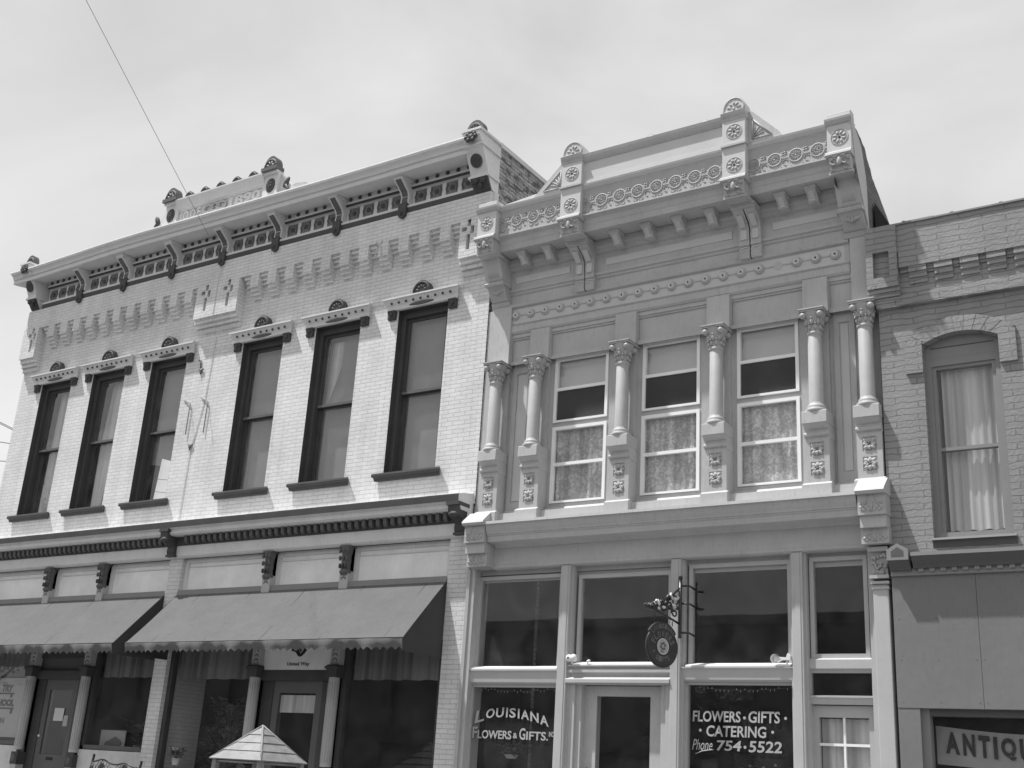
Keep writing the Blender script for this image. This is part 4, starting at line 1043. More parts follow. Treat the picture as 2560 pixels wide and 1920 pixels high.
q.box(6.25,CRx,-.1,.115,7.955,8.16,'cbrick'); q.box(6.24,CRx,-.1,.105,8.155,8.535,'cbrick')
q.wall(CLx-.09,6.24,7.72,8.536,[(5.945,6.14,7.86,8.20,.07,'cbrick')],.135,'cbrick',rev=.07)
q.face([(6.24,-.135,7.72),(6.24,0,7.72),(6.24,0,8.536),(6.24,-.135,8.536)],'cbrick'); q.face([(CLx-.09,0,7.72),(6.24,0,7.72),(6.24,-.135,7.72),(CLx-.09,-.135,7.72)],'cbrick')
for z,d in ((7.53,.083),(7.60,.098),(7.66,.115)): q.box(CLx-.09,6.245,-.1,d,z,z+.058,'cbrick')
x=6.36
while x<CRx-.3:
    for k,(z,d) in enumerate(((7.735,.065),(7.808,.085),(7.881,.105))): q.box(x,x+.21,.0,d,z,z+.0725,'cbrick')
    q.box(x+.211,x+.299,.0,.075,7.895,7.956,'cbrick'); q.box(x+.212,x+.298,.0,.06,7.86,7.894,'cbrick')
    x+=.30
q.box(6.25,6.355,.0,.075,7.895,7.956,'cbrick')
# relief hood round the arch
for (ax0,ax1) in ((6.245,AW[0]),(AW[1],7.49)): q.box(ax0+(.0),ax1,-.0,.033,6.53,6.93,'cbrick')
c0=(AW[0]+AW[1])/2; N=18
for k in range(N):
    t0=-1+2*k/N; t1=-1+2*(k+1)/N
    f0=lambda t:(c0+t*.62,6.95+.235*(1-t*t)); g0=lambda t:(c0+t*.43,6.875+.11*(1-t*t))
    q.ext([g0(t0),g0(t1-.002),f0(t1-.002),f0(t0)],-.01,.024+.003*(k%2),'cbrick')
q.face([(CLx,11,.4),(CRx,11,.4),(CRx,11,8.5),(CLx,11,8.5)],'cbrick'); q.face([(CRx,0,.4),(CRx,11,.4),(CRx,11,8.5),(CRx,0,8.5)],'cbrick')
q.v=[(x_,y_,z_-.07 if z_>7.465 else z_) for x_,y_,z_ in q.v]
q.build('wall',Cb)
q=MB()
xs=[CLx-.1]+[6.0+.35*k for k in range(17)]
random.seed(11)
for i in range(len(xs)-1):
    if xs[i]>=CRx: break
    h=8.55+random.uniform(-.006,.008); q.box(xs[i],min(xs[i+1],CRx)-.004,-.3,.13,8.53,h,'ctrim')
for x in (6.33,6.90,7.46,8.3): q.ell((x,-.05,8.575),(.035,.05,.025),'ctrim',n=8,k=5)
q.v=[(x_,y_,z_-.07) for x_,y_,z_ in q.v]
q.build('coping',Cb)
q=MB(); q.face([(CLx,.1,8.3),(CRx,.1,8.3),(CRx,11,8.0),(CLx,11,8.0)],'roofing'); q.build('roof',Cb)
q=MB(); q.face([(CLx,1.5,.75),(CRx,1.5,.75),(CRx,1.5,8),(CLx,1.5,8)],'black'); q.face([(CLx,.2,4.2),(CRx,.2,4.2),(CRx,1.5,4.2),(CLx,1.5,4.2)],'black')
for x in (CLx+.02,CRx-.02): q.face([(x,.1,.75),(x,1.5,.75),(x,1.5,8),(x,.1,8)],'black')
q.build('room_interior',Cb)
for off in (0,2.455):
    a,b=AW[0]+off,AW[1]+off; q=MB()
    q.box(a,a+.07,-.2,-.09,4.53,6.86,'ctrim'); q.box(b-.07,b,-.2,-.09,4.53,6.86,'ctrim')
    q.box(a+.0,b,-.21,-.10,6.655,6.987,'ctrim'); q.box(a+.07,b-.07,-.2,-.09,6.62,6.70,'ctrim'); q.box(a,b,-.1,-.093,6.845,6.855,'cdark')
    q.box(a+.07,b-.07,-.2,-.09,4.53,4.62,'ctrim')
    q.box(a+.07,a+.115,-.2,-.11,4.62,6.62,'ctrim'); q.box(b-.115,b-.07,-.2,-.11,4.62,6.62,'ctrim')
    q.box(a+.115,b-.115,-.2,-.115,5.58,5.62,'ctrim'); q.box(a+.115,b-.115,-.2,-.112,6.58,6.62,'ctrim')
    fr=q.build('arched_window',Cb)
    q=MB(); q.face([(a+.115,.15,4.62),(b-.115,.15,4.62),(b-.115,.15,6.6),(a+.115,.15,6.6)],'glass'); q.build('pane',fr)
    q=MB(); folds(q,a+.14,b-.10,4.66,6.62,-.24,'curtain',7,.022,bot=.008); q.build('curtain',fr)
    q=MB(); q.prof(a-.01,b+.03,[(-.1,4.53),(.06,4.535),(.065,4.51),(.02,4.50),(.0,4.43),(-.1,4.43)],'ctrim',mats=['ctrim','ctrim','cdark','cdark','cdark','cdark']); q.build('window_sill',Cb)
q=MB()
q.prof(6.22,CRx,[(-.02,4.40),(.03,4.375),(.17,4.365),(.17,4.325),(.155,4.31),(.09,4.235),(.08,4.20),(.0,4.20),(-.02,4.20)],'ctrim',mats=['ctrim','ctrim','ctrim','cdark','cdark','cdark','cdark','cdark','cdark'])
q.box(5.955,CRx,-.1,.035,4.13,4.21,'ctrim')
q.build('belt_cornice',Cb)
for j in range(44): 
    x=6.30+.1195*j
    if x<CRx: q=MB(); q.box(x-.028,x+.028,.03,.065,4.165,4.205,'ctrim'); q.build('dentil',Cb)
q=MB()
x0,x1=5.955,6.195
q.ext([(x0,4.285),(x1,4.285),(x1,4.405),((x0+x1)/2+.0,4.475),(x0,4.405)],-.05,.17,'ctrim')
q.ext([(x0+.05,4.32),(x1-.05,4.32),(x1-.05,4.385),((x0+x1)/2,4.432),(x0+.05,4.385)],.165,.1715,'cdark')
q.prof(x0+.005,x1,[(-.05,4.285),(.165,4.285),(.09,4.21),(.08,4.185),(-.05,4.185)],'cdark')
q.build('end_block',Cb)
q=MB()
for a,b in ((5.955,6.857),(6.861,8.07),(8.074,9.28),(9.284,CRx)): q.box(a,b,-.12,.0,2.69,4.13,'ply')
q.build('plywood_cladding',Cb)
q=MB()
for z_ in (2.75,3.2,3.65,4.08):
    for x_ in (6.02,6.42,6.82,6.90,7.3,7.7,8.03,8.12,8.6,9.1): q.disc(x_,z_,-.001,.002,.006,'cdark',6)
o_=q.build('nail_head',Cb); o_['kind']='stuff'
q=MB(); q.box(5.955,6.19,-.15,-.005,.75,2.686,'ply'); q.build('shopfront_pier',Cb)
q=MB(); q.box(9.0,9.3,-.15,-.005,.75,2.686,'ply'); q.box(9.3,CRx,-.15,-.02,.75,2.686,'ply'); q.build('shopfront_pier',Cb)
q=MB(); q.box(6.19,6.27,-.22,-.08,.75,2.69,'ctrim'); q.box(6.27,9.0,-.22,-.08,2.615,2.69,'cdark'); q.box(8.92,9.0,-.22,-.08,.75,2.615,'ctrim'); q.box(6.27,8.92,-.22,-.08,.75,1.3,'ctrim')
fr=q.build('shop_window',Cb); q=MB(); q.face([(6.27,.16,1.3),(8.92,.16,1.3),(8.92,.16,2.615),(6.27,.16,2.615)],'glassd'); q.build('pane',fr)

# ================================================================== THINGS ON AND IN FRONT OF THE BUILDINGS
# awnings
def awning(x0,x1,label,seed):
    random.seed(seed)
    t=thing('awning',label,'awning',((x0+x1)/2,0,4.4),'fabric awnings of the white brick building')
    q=MB(); ztop,zb,dp=4.32,3.41,.92
    nx=int((x1-x0)/.25); V=[];F=[]
    rows=[(0.02,ztop+.085),(.03,ztop)]+[(.03+(dp-.03)*k/8,ztop+(zb-ztop)*k/8-.0*math.sin(PI*k/8)) for k in range(1,9)]
    for j,(d,z) in enumerate(rows):
        for i in range(nx+1):
            x=x0+(x1-x0)*i/nx; sag=0
            if 1<j<9: sag=-.012*math.sin(PI*(j-1)/8)*(1+.6*math.sin(x*2.1+seed))
            V.append((x,-d,z+sag))
    for j in range(len(rows)-1):
        for i in range(nx): F.append((j*(nx+1)+i,j*(nx+1)+i+1,(j+1)*(nx+1)+i+1,(j+1)*(nx+1)+i))
    q.mesh(V,F[nx:],'awning',True); q.mesh(V[:2*nx+2],F[:nx],'awnlit')
    x=x0+.6
    while x<x1-.2:
        q.face([(x,-.035,ztop+.003),(x+.008,-.035,ztop+.003),(x+.008,-dp-.003,zb+.003),(x,-dp-.003,zb+.003)],'mgrey') if False else q.tube([(x,-.04,ztop-.004),(x,-dp/2,(ztop+zb)/2-.012),(x,-dp,zb)],.0035,'inkg',4)
        x+=1.18
    q.build('canvas',t)
    q=MB()
    for x,s in ((x0,1),(x1,-1)):
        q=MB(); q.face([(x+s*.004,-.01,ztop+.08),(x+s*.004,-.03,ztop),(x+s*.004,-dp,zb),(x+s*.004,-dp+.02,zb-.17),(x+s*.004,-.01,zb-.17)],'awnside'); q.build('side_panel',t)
    q=MB(); n=int((x1-x0)/.131); V=[];F=[]; K=6
    for i in range(n*K+1):
        x=x0+(x1-x0)*i/(n*K); ph=(i%K)/K
        wv=.018*math.sin(x*7+seed)+.012*math.sin(x*17); 
        low=zb-.160+.045*(1-abs(2*ph-1))**.8
        e=min(1,min(x-x0,x1-x)/.35)
        V+= [(x,-dp,zb),(x,-dp-.015-wv*.4,zb-.02),(x,-dp+.012-wv*e,zb-.10),(x,-dp+.02-wv*e*1.4,low)]
    for i in range(n*K):
        for j in range(3): F.append((i*4+j,i*4+4+j,i*4+5+j,i*4+1+j))
    q.mesh(V,F,'awning',True); q.tube([(x0,-dp,zb+.004),(x1,-dp,zb+.004)],.008,'mgrey',5)
    q.build('scalloped_valance',t)
    q=MB()
    for x in (x0+.02,x1-.02): q.tube([(x,-.02,zb-.02),(x,-dp+.02,zb-.01)],.012,'iron',5)
    q.tube([(x0,-dp+.02,zb-.012),(x1,-dp+.02,zb-.012)],.012,'iron',5); q.build('frame',t)
awning(-12.3,-6.37,'grey canvas awning with scalloped edge at the left, cut by the picture edge',1)
awning(-6.05,-.385,'grey canvas awning with scalloped edge beside the flower shop, shown whole',2)

# hanging sign of the flower shop
HS=thing('hanging_sign','dark oval sign hanging from a scrolled iron bracket on the flower shop mullion','sign',(3.335,-.1,4.1))
u=Vector((-.37,-.93,0)); o0=Vector((3.345,-.12,0))
def hp(s,z): p=o0+u*s; return (p.x,p.y,z)
q=MB(); q.tube([hp(0,4.17),hp(0,3.45)],.022,'iron',8); q.ell(hp(0,4.20),(.03,.03,.03),'iron',n=8,k=5)
for z in (4.10,3.88,3.52): q.tube([hp(0,z),(3.46,-.10,z-.005),(3.48,-.05,z-.02),(3.48,.03,z-.03)],.014,'iron',6)
q.tube([hp(0,3.62),hp(.12,3.66),hp(.30,3.71),hp(.50,3.77),hp(.60,3.79)],.014,'iron',6)
q.tube([hp(0,4.08),hp(.12,3.98),hp(.25,3.84),hp(.42,3.80),hp(.58,3.80)],.014,'iron',6)
for s,z,r in ((.09,3.90,.07),(.18,3.82,.055),(.10,3.74,.05),(.28,3.78,.045),(.38,3.76,.035)):
    N=14; q.tube([hp(s+r*(1-.04*i)*math.cos(i*.5),z+r*(1-.04*i)*math.sin(i*.5)) for i in range(N)],.011,'iron',5)
random.seed(5)
for k in range(26):
    s=random.random()*.5+.05; z=3.76+(.28*(1-s/.6))*random.random()
    q.ell(hp(s,z),(.022,.028,.045*(.6+random.random()*.6)),'iron' if k%3 else 'wtrim',rot=random.random()*3,n=6,k=4)
q.tube([hp(.13,3.64),hp(.13,3.58)],.008,'iron',4); q.tube([hp(.42,3.70),hp(.42,3.60)],.008,'iron',4)
q.build('bracket',HS)
nv=u.cross(Vector((0,0,1))).normalized()
if nv.y>0: nv=-nv
ctr=o0+u*.30; ctr=Vector((ctr.x,ctr.y,3.315))
ex=-u
def sp3(a,b,h): return tuple(ctr+ex*a+Vector((0,0,b))+nv*h)
def plate(mb,P,h0,h1,m):
    n=len(P); V=[sp3(a,b,h0) for a,b in P]+[sp3(a,b,h1) for a,b in P]
    mb.mesh(V,[tuple(range(n)),tuple(range(n,2*n))]+[(i,(i+1)%n,n+(i+1)%n,n+i) for i in range(n)],m)
q=MB(); N=28
plate(q,[(.245*math.cos(2*PI*i/N),.235*math.sin(2*PI*i/N)) for i in range(N)],-.02,.02,'signd')
arcP=[(.27*math.cos(t),.0+.30*math.sin(t)) for t in [PI*.80-PI*.60*i/12 for i in range(13)]]+[(.21*math.cos(t),.20*math.sin(t)) for t in [PI*.20+PI*.60*i/12 for i in range(13)]]
plate(q,arcP,-.018,.018,'signd')
q.tube([sp3(.25*math.cos(2*PI*i/N),.24*math.sin(2*PI*i/N),.0) for i in range(N)],.014,'signd',6,closed=True)
bd=q.build('board',HS)
q=MB(); plate(q,[(.085*math.cos(2*PI*i/N),.09*math.sin(2*PI*i/N)) for i in range(N)],.02,.026,'pot')
q.tube([sp3(.088*math.cos(2*PI*i/N),.093*math.sin(2*PI*i/N),.026) for i in range(N)],.006,'paper',5,closed=True)
for a,b,r in [(.034*math.cos(v),.004+.036*math.sin(v),.017) for v in (.3,1.35,2.4,3.4,4.4,5.4)]+[(.0,-.065,.010),(-.03,-.06,.010)]: 
    plate(q,[(a+r*math.cos(2*PI*i/8),b+r*math.sin(2*PI*i/8)) for i in range(8)],.026,.030,'inkg')
q.build('medallion',bd)
def arctext(mb,s,Rx,Rz,t0,t1,h,m,flip=False):
    n=len(s)
    for i,ch in enumerate(s):
        t=t0+(t1-t0)*(i+.5)/n; a,b=Rx*math.cos(t),Rz*math.sin(t); rot=(t-PI/2) if not flip else (t+PI/2)
        key=(ch,.02,0)
        tmp=MB(); text(tmp,ch,-h*.30,h*.30,-h/2,h/2,0,m,bold=.02)
        V=[]
        for (x,y,z) in tmp.v:
            X=x*math.cos(rot)-z*math.sin(rot); Z=x*math.sin(rot)+z*math.cos(rot); V.append(sp3(a+X,b+Z,.021-y))
        mb.mesh(V,tmp.f,m)
q=MB(); arctext(q,'LOUISIANA',.235,.247,PI*.78,PI*.22,.055,'signlet'); arctext(q,'FLOWERS',.165,.150,PI*.93,PI*.07,.075,'signlet'); arctext(q,'GIFTS',.165,.155,PI*1.28,PI*1.72,.065,'signlet',True); arctext(q,'&',.16,.15,PI*1.1,PI*1.2,.04,'signlet',True)
q.build('lettering',bd)

# banner in the antique shop window
bn=thing('banner','pale cloth banner reading ANTIQUES hung inside the antique shop window','banner',(7.6,.22,2.4))
q=MB(); V=[];F=[]; n=40
def bx(uu,vv):
    x=6.285+2.5*uu; sag=.045*(1-(2*uu-1)**2)*-1.0-.05*min(uu*3,1)*0
    top=2.50-.075*math.sin(min(uu*2.2,1)*PI/2)+0; bot=2.10-.05*math.sin(min(uu*2.2,1)*PI/2)
    z=bot+(top-bot)*vv; y=.20+.012*math.sin(uu*30+vv*3)*max(0,1-uu*3); return x,y,z
for j in range(9):
    for i in range(n+1): V.append(bx(i/n,j/8))
for j in range(8):
    for i in range(n): F.append((j*(n+1)+i,j*(n+1)+i+1,(j+1)*(n+1)+i+1,(j+1)*(n+1)+i))
q.mesh(V,F,'paperg',True); q.build('cloth',bn)
q=MB()
lx=6.385; 
for ch,wd in zip('ANTIQUES',(.145,.125,.115,.04,.15,.13,.12,.12)):
    def xf(px,pz): 
        uu=(px-6.285)/2.5; return px,pz-.075*math.sin(min(uu*2.2,1)*PI/2)
    text(q,ch,lx,lx+wd,2.225,2.455,-.185,'ink',ext=.003,xf=xf,bold=.045); lx+=wd+.036
q.build('lettering',bn)

# signs and notices in the white building's shop
s=MB(); s.box(-3.87,-2.44,-.05,-.03,3.09,3.50,'board')
us=s.build('transom_sign'); tag(us,'white transom sign with a dark hand emblem reading United Way, under the awning','sign')
q=MB(); k=.9
text(q,'United Way',-3.36,-2.90,3.135,3.205,-.03,'ink',ext=.003,bold=.02)
q.ext([(-3.30,3.44),(-3.30,3.37),(-3.25,3.37),(-3.20,3.345),(-3.16,3.30),(-3.12,3.285),(-3.08,3.29),(-3.03,3.33),(-2.96,3.40),(-2.93,3.44)],-.03,-.026,'ink')
for a,b in (((-3.17,3.44),(-3.10,3.34)),((-3.10,3.34),(-3.03,3.42)),((-3.06,3.37),(-3.09,3.43))): q.tube([(a[0],.0235,a[1]),(b[0],.0235,b[1])],.005,'paper',4)
for z in (3.45,3.49): q.box(-3.30,-2.93,-.03,-.0265,z,z+.022,'ink')
q.build('emblem',us)
def notice(name,label,x0,x1,z0,z1,d,m,parts=None):
    q=MB(); V=[]; 
    q.ext([(x0,z0),(x1,z0),(x1,z1),(x0,z1)],d-.003,d,m)
    o=q.build(name); tag(o,label,'notice'); 
    if parts: 
        q=MB(); parts(q); q.build('print',o)
    return o
def pa(q):
    for k in range(7): q.ell((-9.06+.075*k,.118,2.875+.012*math.sin(k*2)),(.04,.002,.014+.012*(k==3)),'inkg',n=8,k=3)
    q.box(-8.87,-8.78,-.118,-.116,2.85,2.90,'ink')
notice('poster','landscape poster with a dark printed band at the top of the left shop door',-9.14,-8.52,2.79,3.02,-.12,'paperg',pa)
notice('paper_sheet','plain white sheet taped to the middle of the left shop door',-8.955,-8.69,2.215,2.435,-.12,'paper')
notice('hours_card','small narrow grey card beside the white sheet on the left shop door',-8.67,-8.55,2.13,2.31,-.12,'poster')
def pb(q):
    text(q,'TRY',-10.62,-10.27,2.70,2.83,-.118,'ink',bold=.06,shear=.1); q.box(-10.9,-10.22,-.118,-.116,2.655,2.685,'ink'); q.box(-10.33,-10.26,-.118,-.116,2.60,2.66,'ink')
    text(q,'HOOL',-10.66,-10.17,2.44,2.57,-.118,'ink',bold=.06); q.box(-10.9,-10.16,-.118,-.116,2.39,2.42,'ink'); q.box(-10.25,-10.18,-.118,-.116,2.31,2.39,'ink')
    text(q,'TION',-10.72,-10.37,2.13,2.24,-.118,'inkg',bold=.04); text(q,'UR',-10.66,-10.46,1.98,2.09,-.118,'inkg',bold=.04)
notice('poster','large window poster with slab lettering, cut by the left edge of the photo',-11.4,-9.95,1.90,2.95,-.12,'poster',pb)
def pc(q):
    q.ext([(-7.62,1.85),(-7.18,1.85),(-7.18,1.93),(-7.35,2.0),(-7.6,1.90)],-.24,-.238,'inkg')
notice('picture','small landscape picture propped inside the window above the bench',-7.75,-7.10,1.83,2.10,-.245,'poster',pc)

# plants
def plant(label,loc,h,r,n,seed,potm='pot',potr=.07,poth=.12,leafm='leaf',fl=0,cat='plant',name='potted_plant',leafl=.09):
    random.seed(seed); t=thing(name,label,cat,loc); x,y,z=loc
    q=MB(); q.lathe((x,y,z),[(potr*.7,0),(potr,poth*.9),(potr*1.08,poth*.9),(potr*1.08,poth),(potr*.9,poth),(0,poth*.9)],potm,14); q.build('pot',t)
    q=MB()
    for k in range(n):
        a=random.random()*2*PI; rr=r*math.sqrt(random.random()); zz=z+poth+h*random.random()**.8
        p=Vector((x+rr*math.cos(a),y+rr*math.sin(a)*.6,zz)); l=leafl*(.6+.8*random.random())
        dirv=Vector((math.cos(a),math.sin(a),random.uniform(-.5,.8))).normalized(); sd=dirv.cross(Vector((0,0,1))).normalized()*l*.28
        q.face([p,p+dirv*l*.5+sd,p+dirv*l,p+dirv*l*.5-sd],leafm)
        if k%6==0: q.tube([(x,y,z+poth*.8),(x+rr*.4*math.cos(a),y,z+poth+(zz-z-poth)*.6),p],.004,leafm,3)
    q.build('foliage',t)
    if fl:
        q=MB()
        for k in range(fl):
            a=random.random()*2*PI; rr=r*random.random(); q.ell((x+rr*math.cos(a),y+rr*math.sin(a),z+poth+h*(.7+.4*random.random())),(.022,.022,.018),'flower',n=6,k=4)
        q.build('blossom',t)
    return t
plant('small pale pot of flowers hanging low in front of the window behind the wooden roof',(-5.17,-.30,1.60),.14,.09,70,2,fl=14,name='flower_pot',cat='flower pot',potr=.065,poth=.10)
plant('leafy plant with arching fronds inside the window above the bench',(-6.95,.40,1.75),.42,.24,60,3,leafm='leaf',leafl=.17)
plant('dark bushy plant inside the window left of the wooden roof',(-4.9,.45,1.2),1.25,.42,420,4,leafl=.12,poth=.2,potr=.14)
plant('loose pale plant inside the flower shop window under the phone number',(4.25,.45,1.45),.42,.30,120,5,leafm='leaf',fl=8,leafl=.12)
plant('dark hanging plant inside the flower shop window under the name',(.62,.40,1.95),.16,.20,120,6,leafl=.09,poth=.05,potr=.10)

# small lamps on the transom ledges
t=thing('flood_lamp','round white lamp on the transom ledge above the flower shop door','lamp',(1.80,-.02,3.15))
q=MB(); q.ell((1.80,-.06,3.225),(.05,.05,.055),'lampg',n=12,k=8); q.build('globe',t)
q=MB(); q.lathe((1.745,-.05,3.225),[(.045,-.0),(.045,.04),(.02,.06)],'frame',10,axis='d'); q.tube([(1.76,-.03,3.225),(1.76,-.02,3.15)],.012,'frame',5); q.build('socket',t)
t=thing('flood_lamp','tiny bright lamp lying on the ledge over the door, left of the hanging sign','lamp',(1.99,0,3.15))
q=MB(); q.ell((2.0,-.02,3.19),(.035,.02,.018),'lampg',rot=-.5,n=8,k=5); q.build('globe',t); q=MB(); q.tube([(1.99,-.01,3.19),(1.98,.0,3.15)],.008,'frame',5); q.build('socket',t)
t=thing('flood_lamp','crumpled bright spotlight at the lower right corner of the wide transom window','lamp',(4.68,-.02,3.13))
q=MB(); q.lathe((4.56,-.05,3.20),[(.055,.05),(.05,.0),(.025,-.05),(.0,-.06)],'lampg',12,axis='d'); q.ext([(4.53,3.15),(4.62,3.19),(4.73,3.19),(4.73,3.24),(4.70,3.27),(4.68,3.22),(4.60,3.225),(4.52,3.25)],.0,.05,'lampg'); q.build('shade',t)
q=MB(); q.tube([(4.68,-.02,3.2),(4.68,-.01,3.14)],.01,'frame',5); q.build('socket',t)

# string lights inside the two lower shop windows
for (x0,x1,z,lb) in ((.20,1.47,2.85,'string of tiny lights along the top of the window with the shop name'),(3.40,4.68,2.89,'string of tiny lights along the top of the window with the phone number')):
    t=thing('string_lights',lb,'string lights',((x0+x1)/2,.15,z),'string lights in the flower shop windows')
    q=MB(); n=24; P=[(x0+(x1-x0)*i/n,.13,z-.035*math.sin(PI*i/n)) for i in range(n+1)]; q.tube(P,.003,'mgrey',4); q.build('wire',t)
    q=MB(); random.seed(8)
    for i in range(1,n,1):
        if random.random()<.75: x,y,zz=P[i]; q.ell((x,y,zz-.016*random.choice((1,1,-.6))),(.004,.004,.014),'paper',n=5,k=4)
    q.build('bulbs',t)
# wooden roof on posts (lych-like planter shelter)
K=thing('wooden_shelter','small pyramid roof of pale planks on thin posts in front of the shop','shelter',(-1.94,-1.77,.75))
xl,xr,yf,yb,ze,za=-2.41,-1.467,-2.2,-1.342,1.712,2.152
ap=Vector(((xl+xr)/2,(yf+yb)/2,za)); cs=[Vector((xl,yf,ze)),Vector((xr,yf,ze)),Vector((xr,yb,ze)),Vector((xl,yb,ze))]
for k in range(4):
    a,b=cs[k],cs[(k+1)%4]; q=MB(); nrm=(b-a).cross(ap-a).normalized(); 
    if nrm.z<0: nrm=-nrm
    lv=[0,.26,.50,.74,1.0]
    for j in range(4):
        t0,t1=lv[j],min(1,lv[j+1]+.02)
        p=[a.lerp(ap,t0),b.lerp(ap,t0),b.lerp(ap,t1),a.lerp(ap,t1)]
        lift=[.012,.012,.001,.001]
        V=[v+nrm*l for v,l in zip(p,lift)]; V2=[v-nrm*.006 for v in p]
        q.mesh(V+V2,[(0,1,2,3),(7,6,5,4),(0,4,5,1),(1,5,6,2),(2,6,7,3),(3,7,4,0)],'wood')
    q.build('roof_slope',K)
for k in range(4):
    q=MB(); q.tube([cs[k]+Vector((0,0,.0)),ap+Vector((0,0,.012))],.014,'wood',6); q.build('hip_batten',K)
for k in range(4):
    c=cs[k].lerp(Vector((ap.x,ap.y,ze)),.14); q=MB(); q.box(c.x-.035,c.x+.035,-c.y-.035,-c.y+.035,.75,ze+.03,'wood'); q.build('post',K)
q=MB()
for k in range(4):
    a,b=cs[k].lerp(Vector((ap.x,ap.y,ze)),.12),cs[(k+1)%4].lerp(Vector((ap.x,ap.y,ze)),.12); q.tube([a-Vector((0,0,.02)),b-Vector((0,0,.02))],.02,'wood',4)
q.build('beam',K)
q=MB(); q.box(-2.3,-1.58,1.45,2.1,.75,1.15,'wood',.01); q.build('planter_box',K)
q=MB(); random.seed(9)
for k in range(160):
    p=Vector((random.uniform(-2.28,-1.6),random.uniform(-2.08,-1.47),1.13+.22*random.random())); d=Vector((random.uniform(-1,1),random.uniform(-1,1),random.uniform(0,1))).normalized()*.09; s_=d.cross(Vector((0,0,1))).normalized()*.025
    q.face([p,p+d*.5+s_,p+d,p+d*.5-s_],'leaf')
q.build('foliage',K)

# bench: iron back with lattice
Bn=thing('bench','black wrought iron park bench with a curved lattice back below the left shop window','bench',(-6.3,-.6,.75))
bx0,bx1=-7.0,-5.80
def btop(x):
    uu=(x-bx0)/(bx1-bx0); return 1.575+.055*math.exp(-((uu-.27)/.13)**2)+.045*math.exp(-((uu-.73)/.12)**2)-.06*uu
for x,zt in ((bx0+.03,1.68),(bx1,1.615)):
    q=MB()
    q.tube([(x,-.60,.76),(x,-.52,1.15),(x,-.50,1.35),(x+.02,-.47,1.5),(x+.03,-.46,zt-.03),(x+.045,-.47,zt),(x+.06,-.48,zt-.01)],.02,'iron',7)
    q.tube([(x,-1.0,.76),(x,-.98,1.0),(x,-1.0,1.18),(x,-.95,1.38),(x,-.75,1.42),(x,-.5,1.38)],.018,'iron',7)
    q.build('leg_frame',Bn)
q=MB(); N=30
top=[(bx0+.08+(bx1-bx0-.12)*i/N,-.48,btop(bx0+.08+(bx1-bx0-.12)*i/N)) for i in range(N+1)]
q.tube(top,.014,'iron',6); q.tube([(p[0],-.50,1.22) for p in top],.012,'iron',6); q.tube([(top[0][0],-.48,top[0][2]),(top[0][0],-.50,1.22)],.012,'iron',5); q.tube([(top[-1][0],-.48,top[-1][2]),(top[-1][0],-.50,1.22)],.012,'iron',5)
for i in range(-6,N,2):
    for s in (1,-1):
        pts=[]
        for j in range(8):
            ii=i+j; xx=bx0+.08+(bx1-bx0-.12)*ii/N if s>0 else bx1-.04-(bx1-bx0-.12)*ii/N
            zz=1.22+j*.055
            if bx0+.08<=xx<=bx1-.04 and zz<=btop(xx): pts.append((xx,-.49,zz))
        if len(pts)>1: q.tube(pts,.006,'iron',4)
for cxn in (.27,.73):
    cx_=bx0+(bx1-bx0)*cxn
    for k in range(5): 
        t=PI/2+(k-2)*.45; q.ell((cx_+.06*math.cos(t),-.495,1.46+.07*math.sin(t)),(.05,.01,.018),'iron',rot=-t,n=7,k=4)
q.build('backrest',Bn)
q=MB()
for k in range(7): q.box(bx0+.03,bx1,.55+.065*k,.60+.065*k,1.16,1.18,'wood')
q.build('seat',Bn)

# overhead wires
q=MB(); q.tube([(-6.128,-0.500,10.905),(-4.285,-5.000,12.417),(-3.732,-6.350,12.870)],.0048,'ctrim',5); o=q.build('overhead_wire'); tag(o,'single thin wire slanting from the top left down to the white cornice','wire')
for k,(za_,zb_,lb) in enumerate(((10.72,10.13,'upper of the thin wires in the sky left of the white building'),(10.68,10.09,'second thin wire close under the upper one, left of the white building'),(10.07,9.78,'middle thin wire in the sky left of the white building'),(9.48,9.29,'lowest thin wire in the sky left of the white building'))):
    q=MB(); dzx=(zb_-za_)/1.5
    q.tube([(-34,5,za_-(-34+20.8)*-dzx*1.0+0),(-20.8,5,za_+.0),(-19.3,5,zb_),(-14,5,zb_+dzx*5.3*.9)],.013,'inkg',5); o=q.build('overhead_wire'); tag(o,lb,'wire','wires left of the white building')

# ================================================================== GROUND
q=MB(); q.face([(-300,300,-.06),(300,300,-.06),(300,-300,-.06),(-300,-300,-.06)],'soil'); struct(q.build('ground'))
q=MB(); q.box(-80,80,4.6,19.5,-.05,0,'asphalt'); struct(q.build('road'))
q=MB()
xx=-60
while xx<60: q.box(xx,xx+1.46,-.0,3.8,.0,.745,'walk'); xx+=1.5
q.box(-60,60,3.8,4.0,.0,.75,'walk'); q.box(-60,60,4.0,4.35,.0,.40,'walk'); q.box(-60,60,-12,0,-.04,.38,'soil')
struct(q.build('sidewalk'))
q=MB(); q.box(-60,60,19.5,23,.0,.15,'walk'); struct(q.build('far_sidewalk'))

Cb.location=(8.72,-.13,.72)
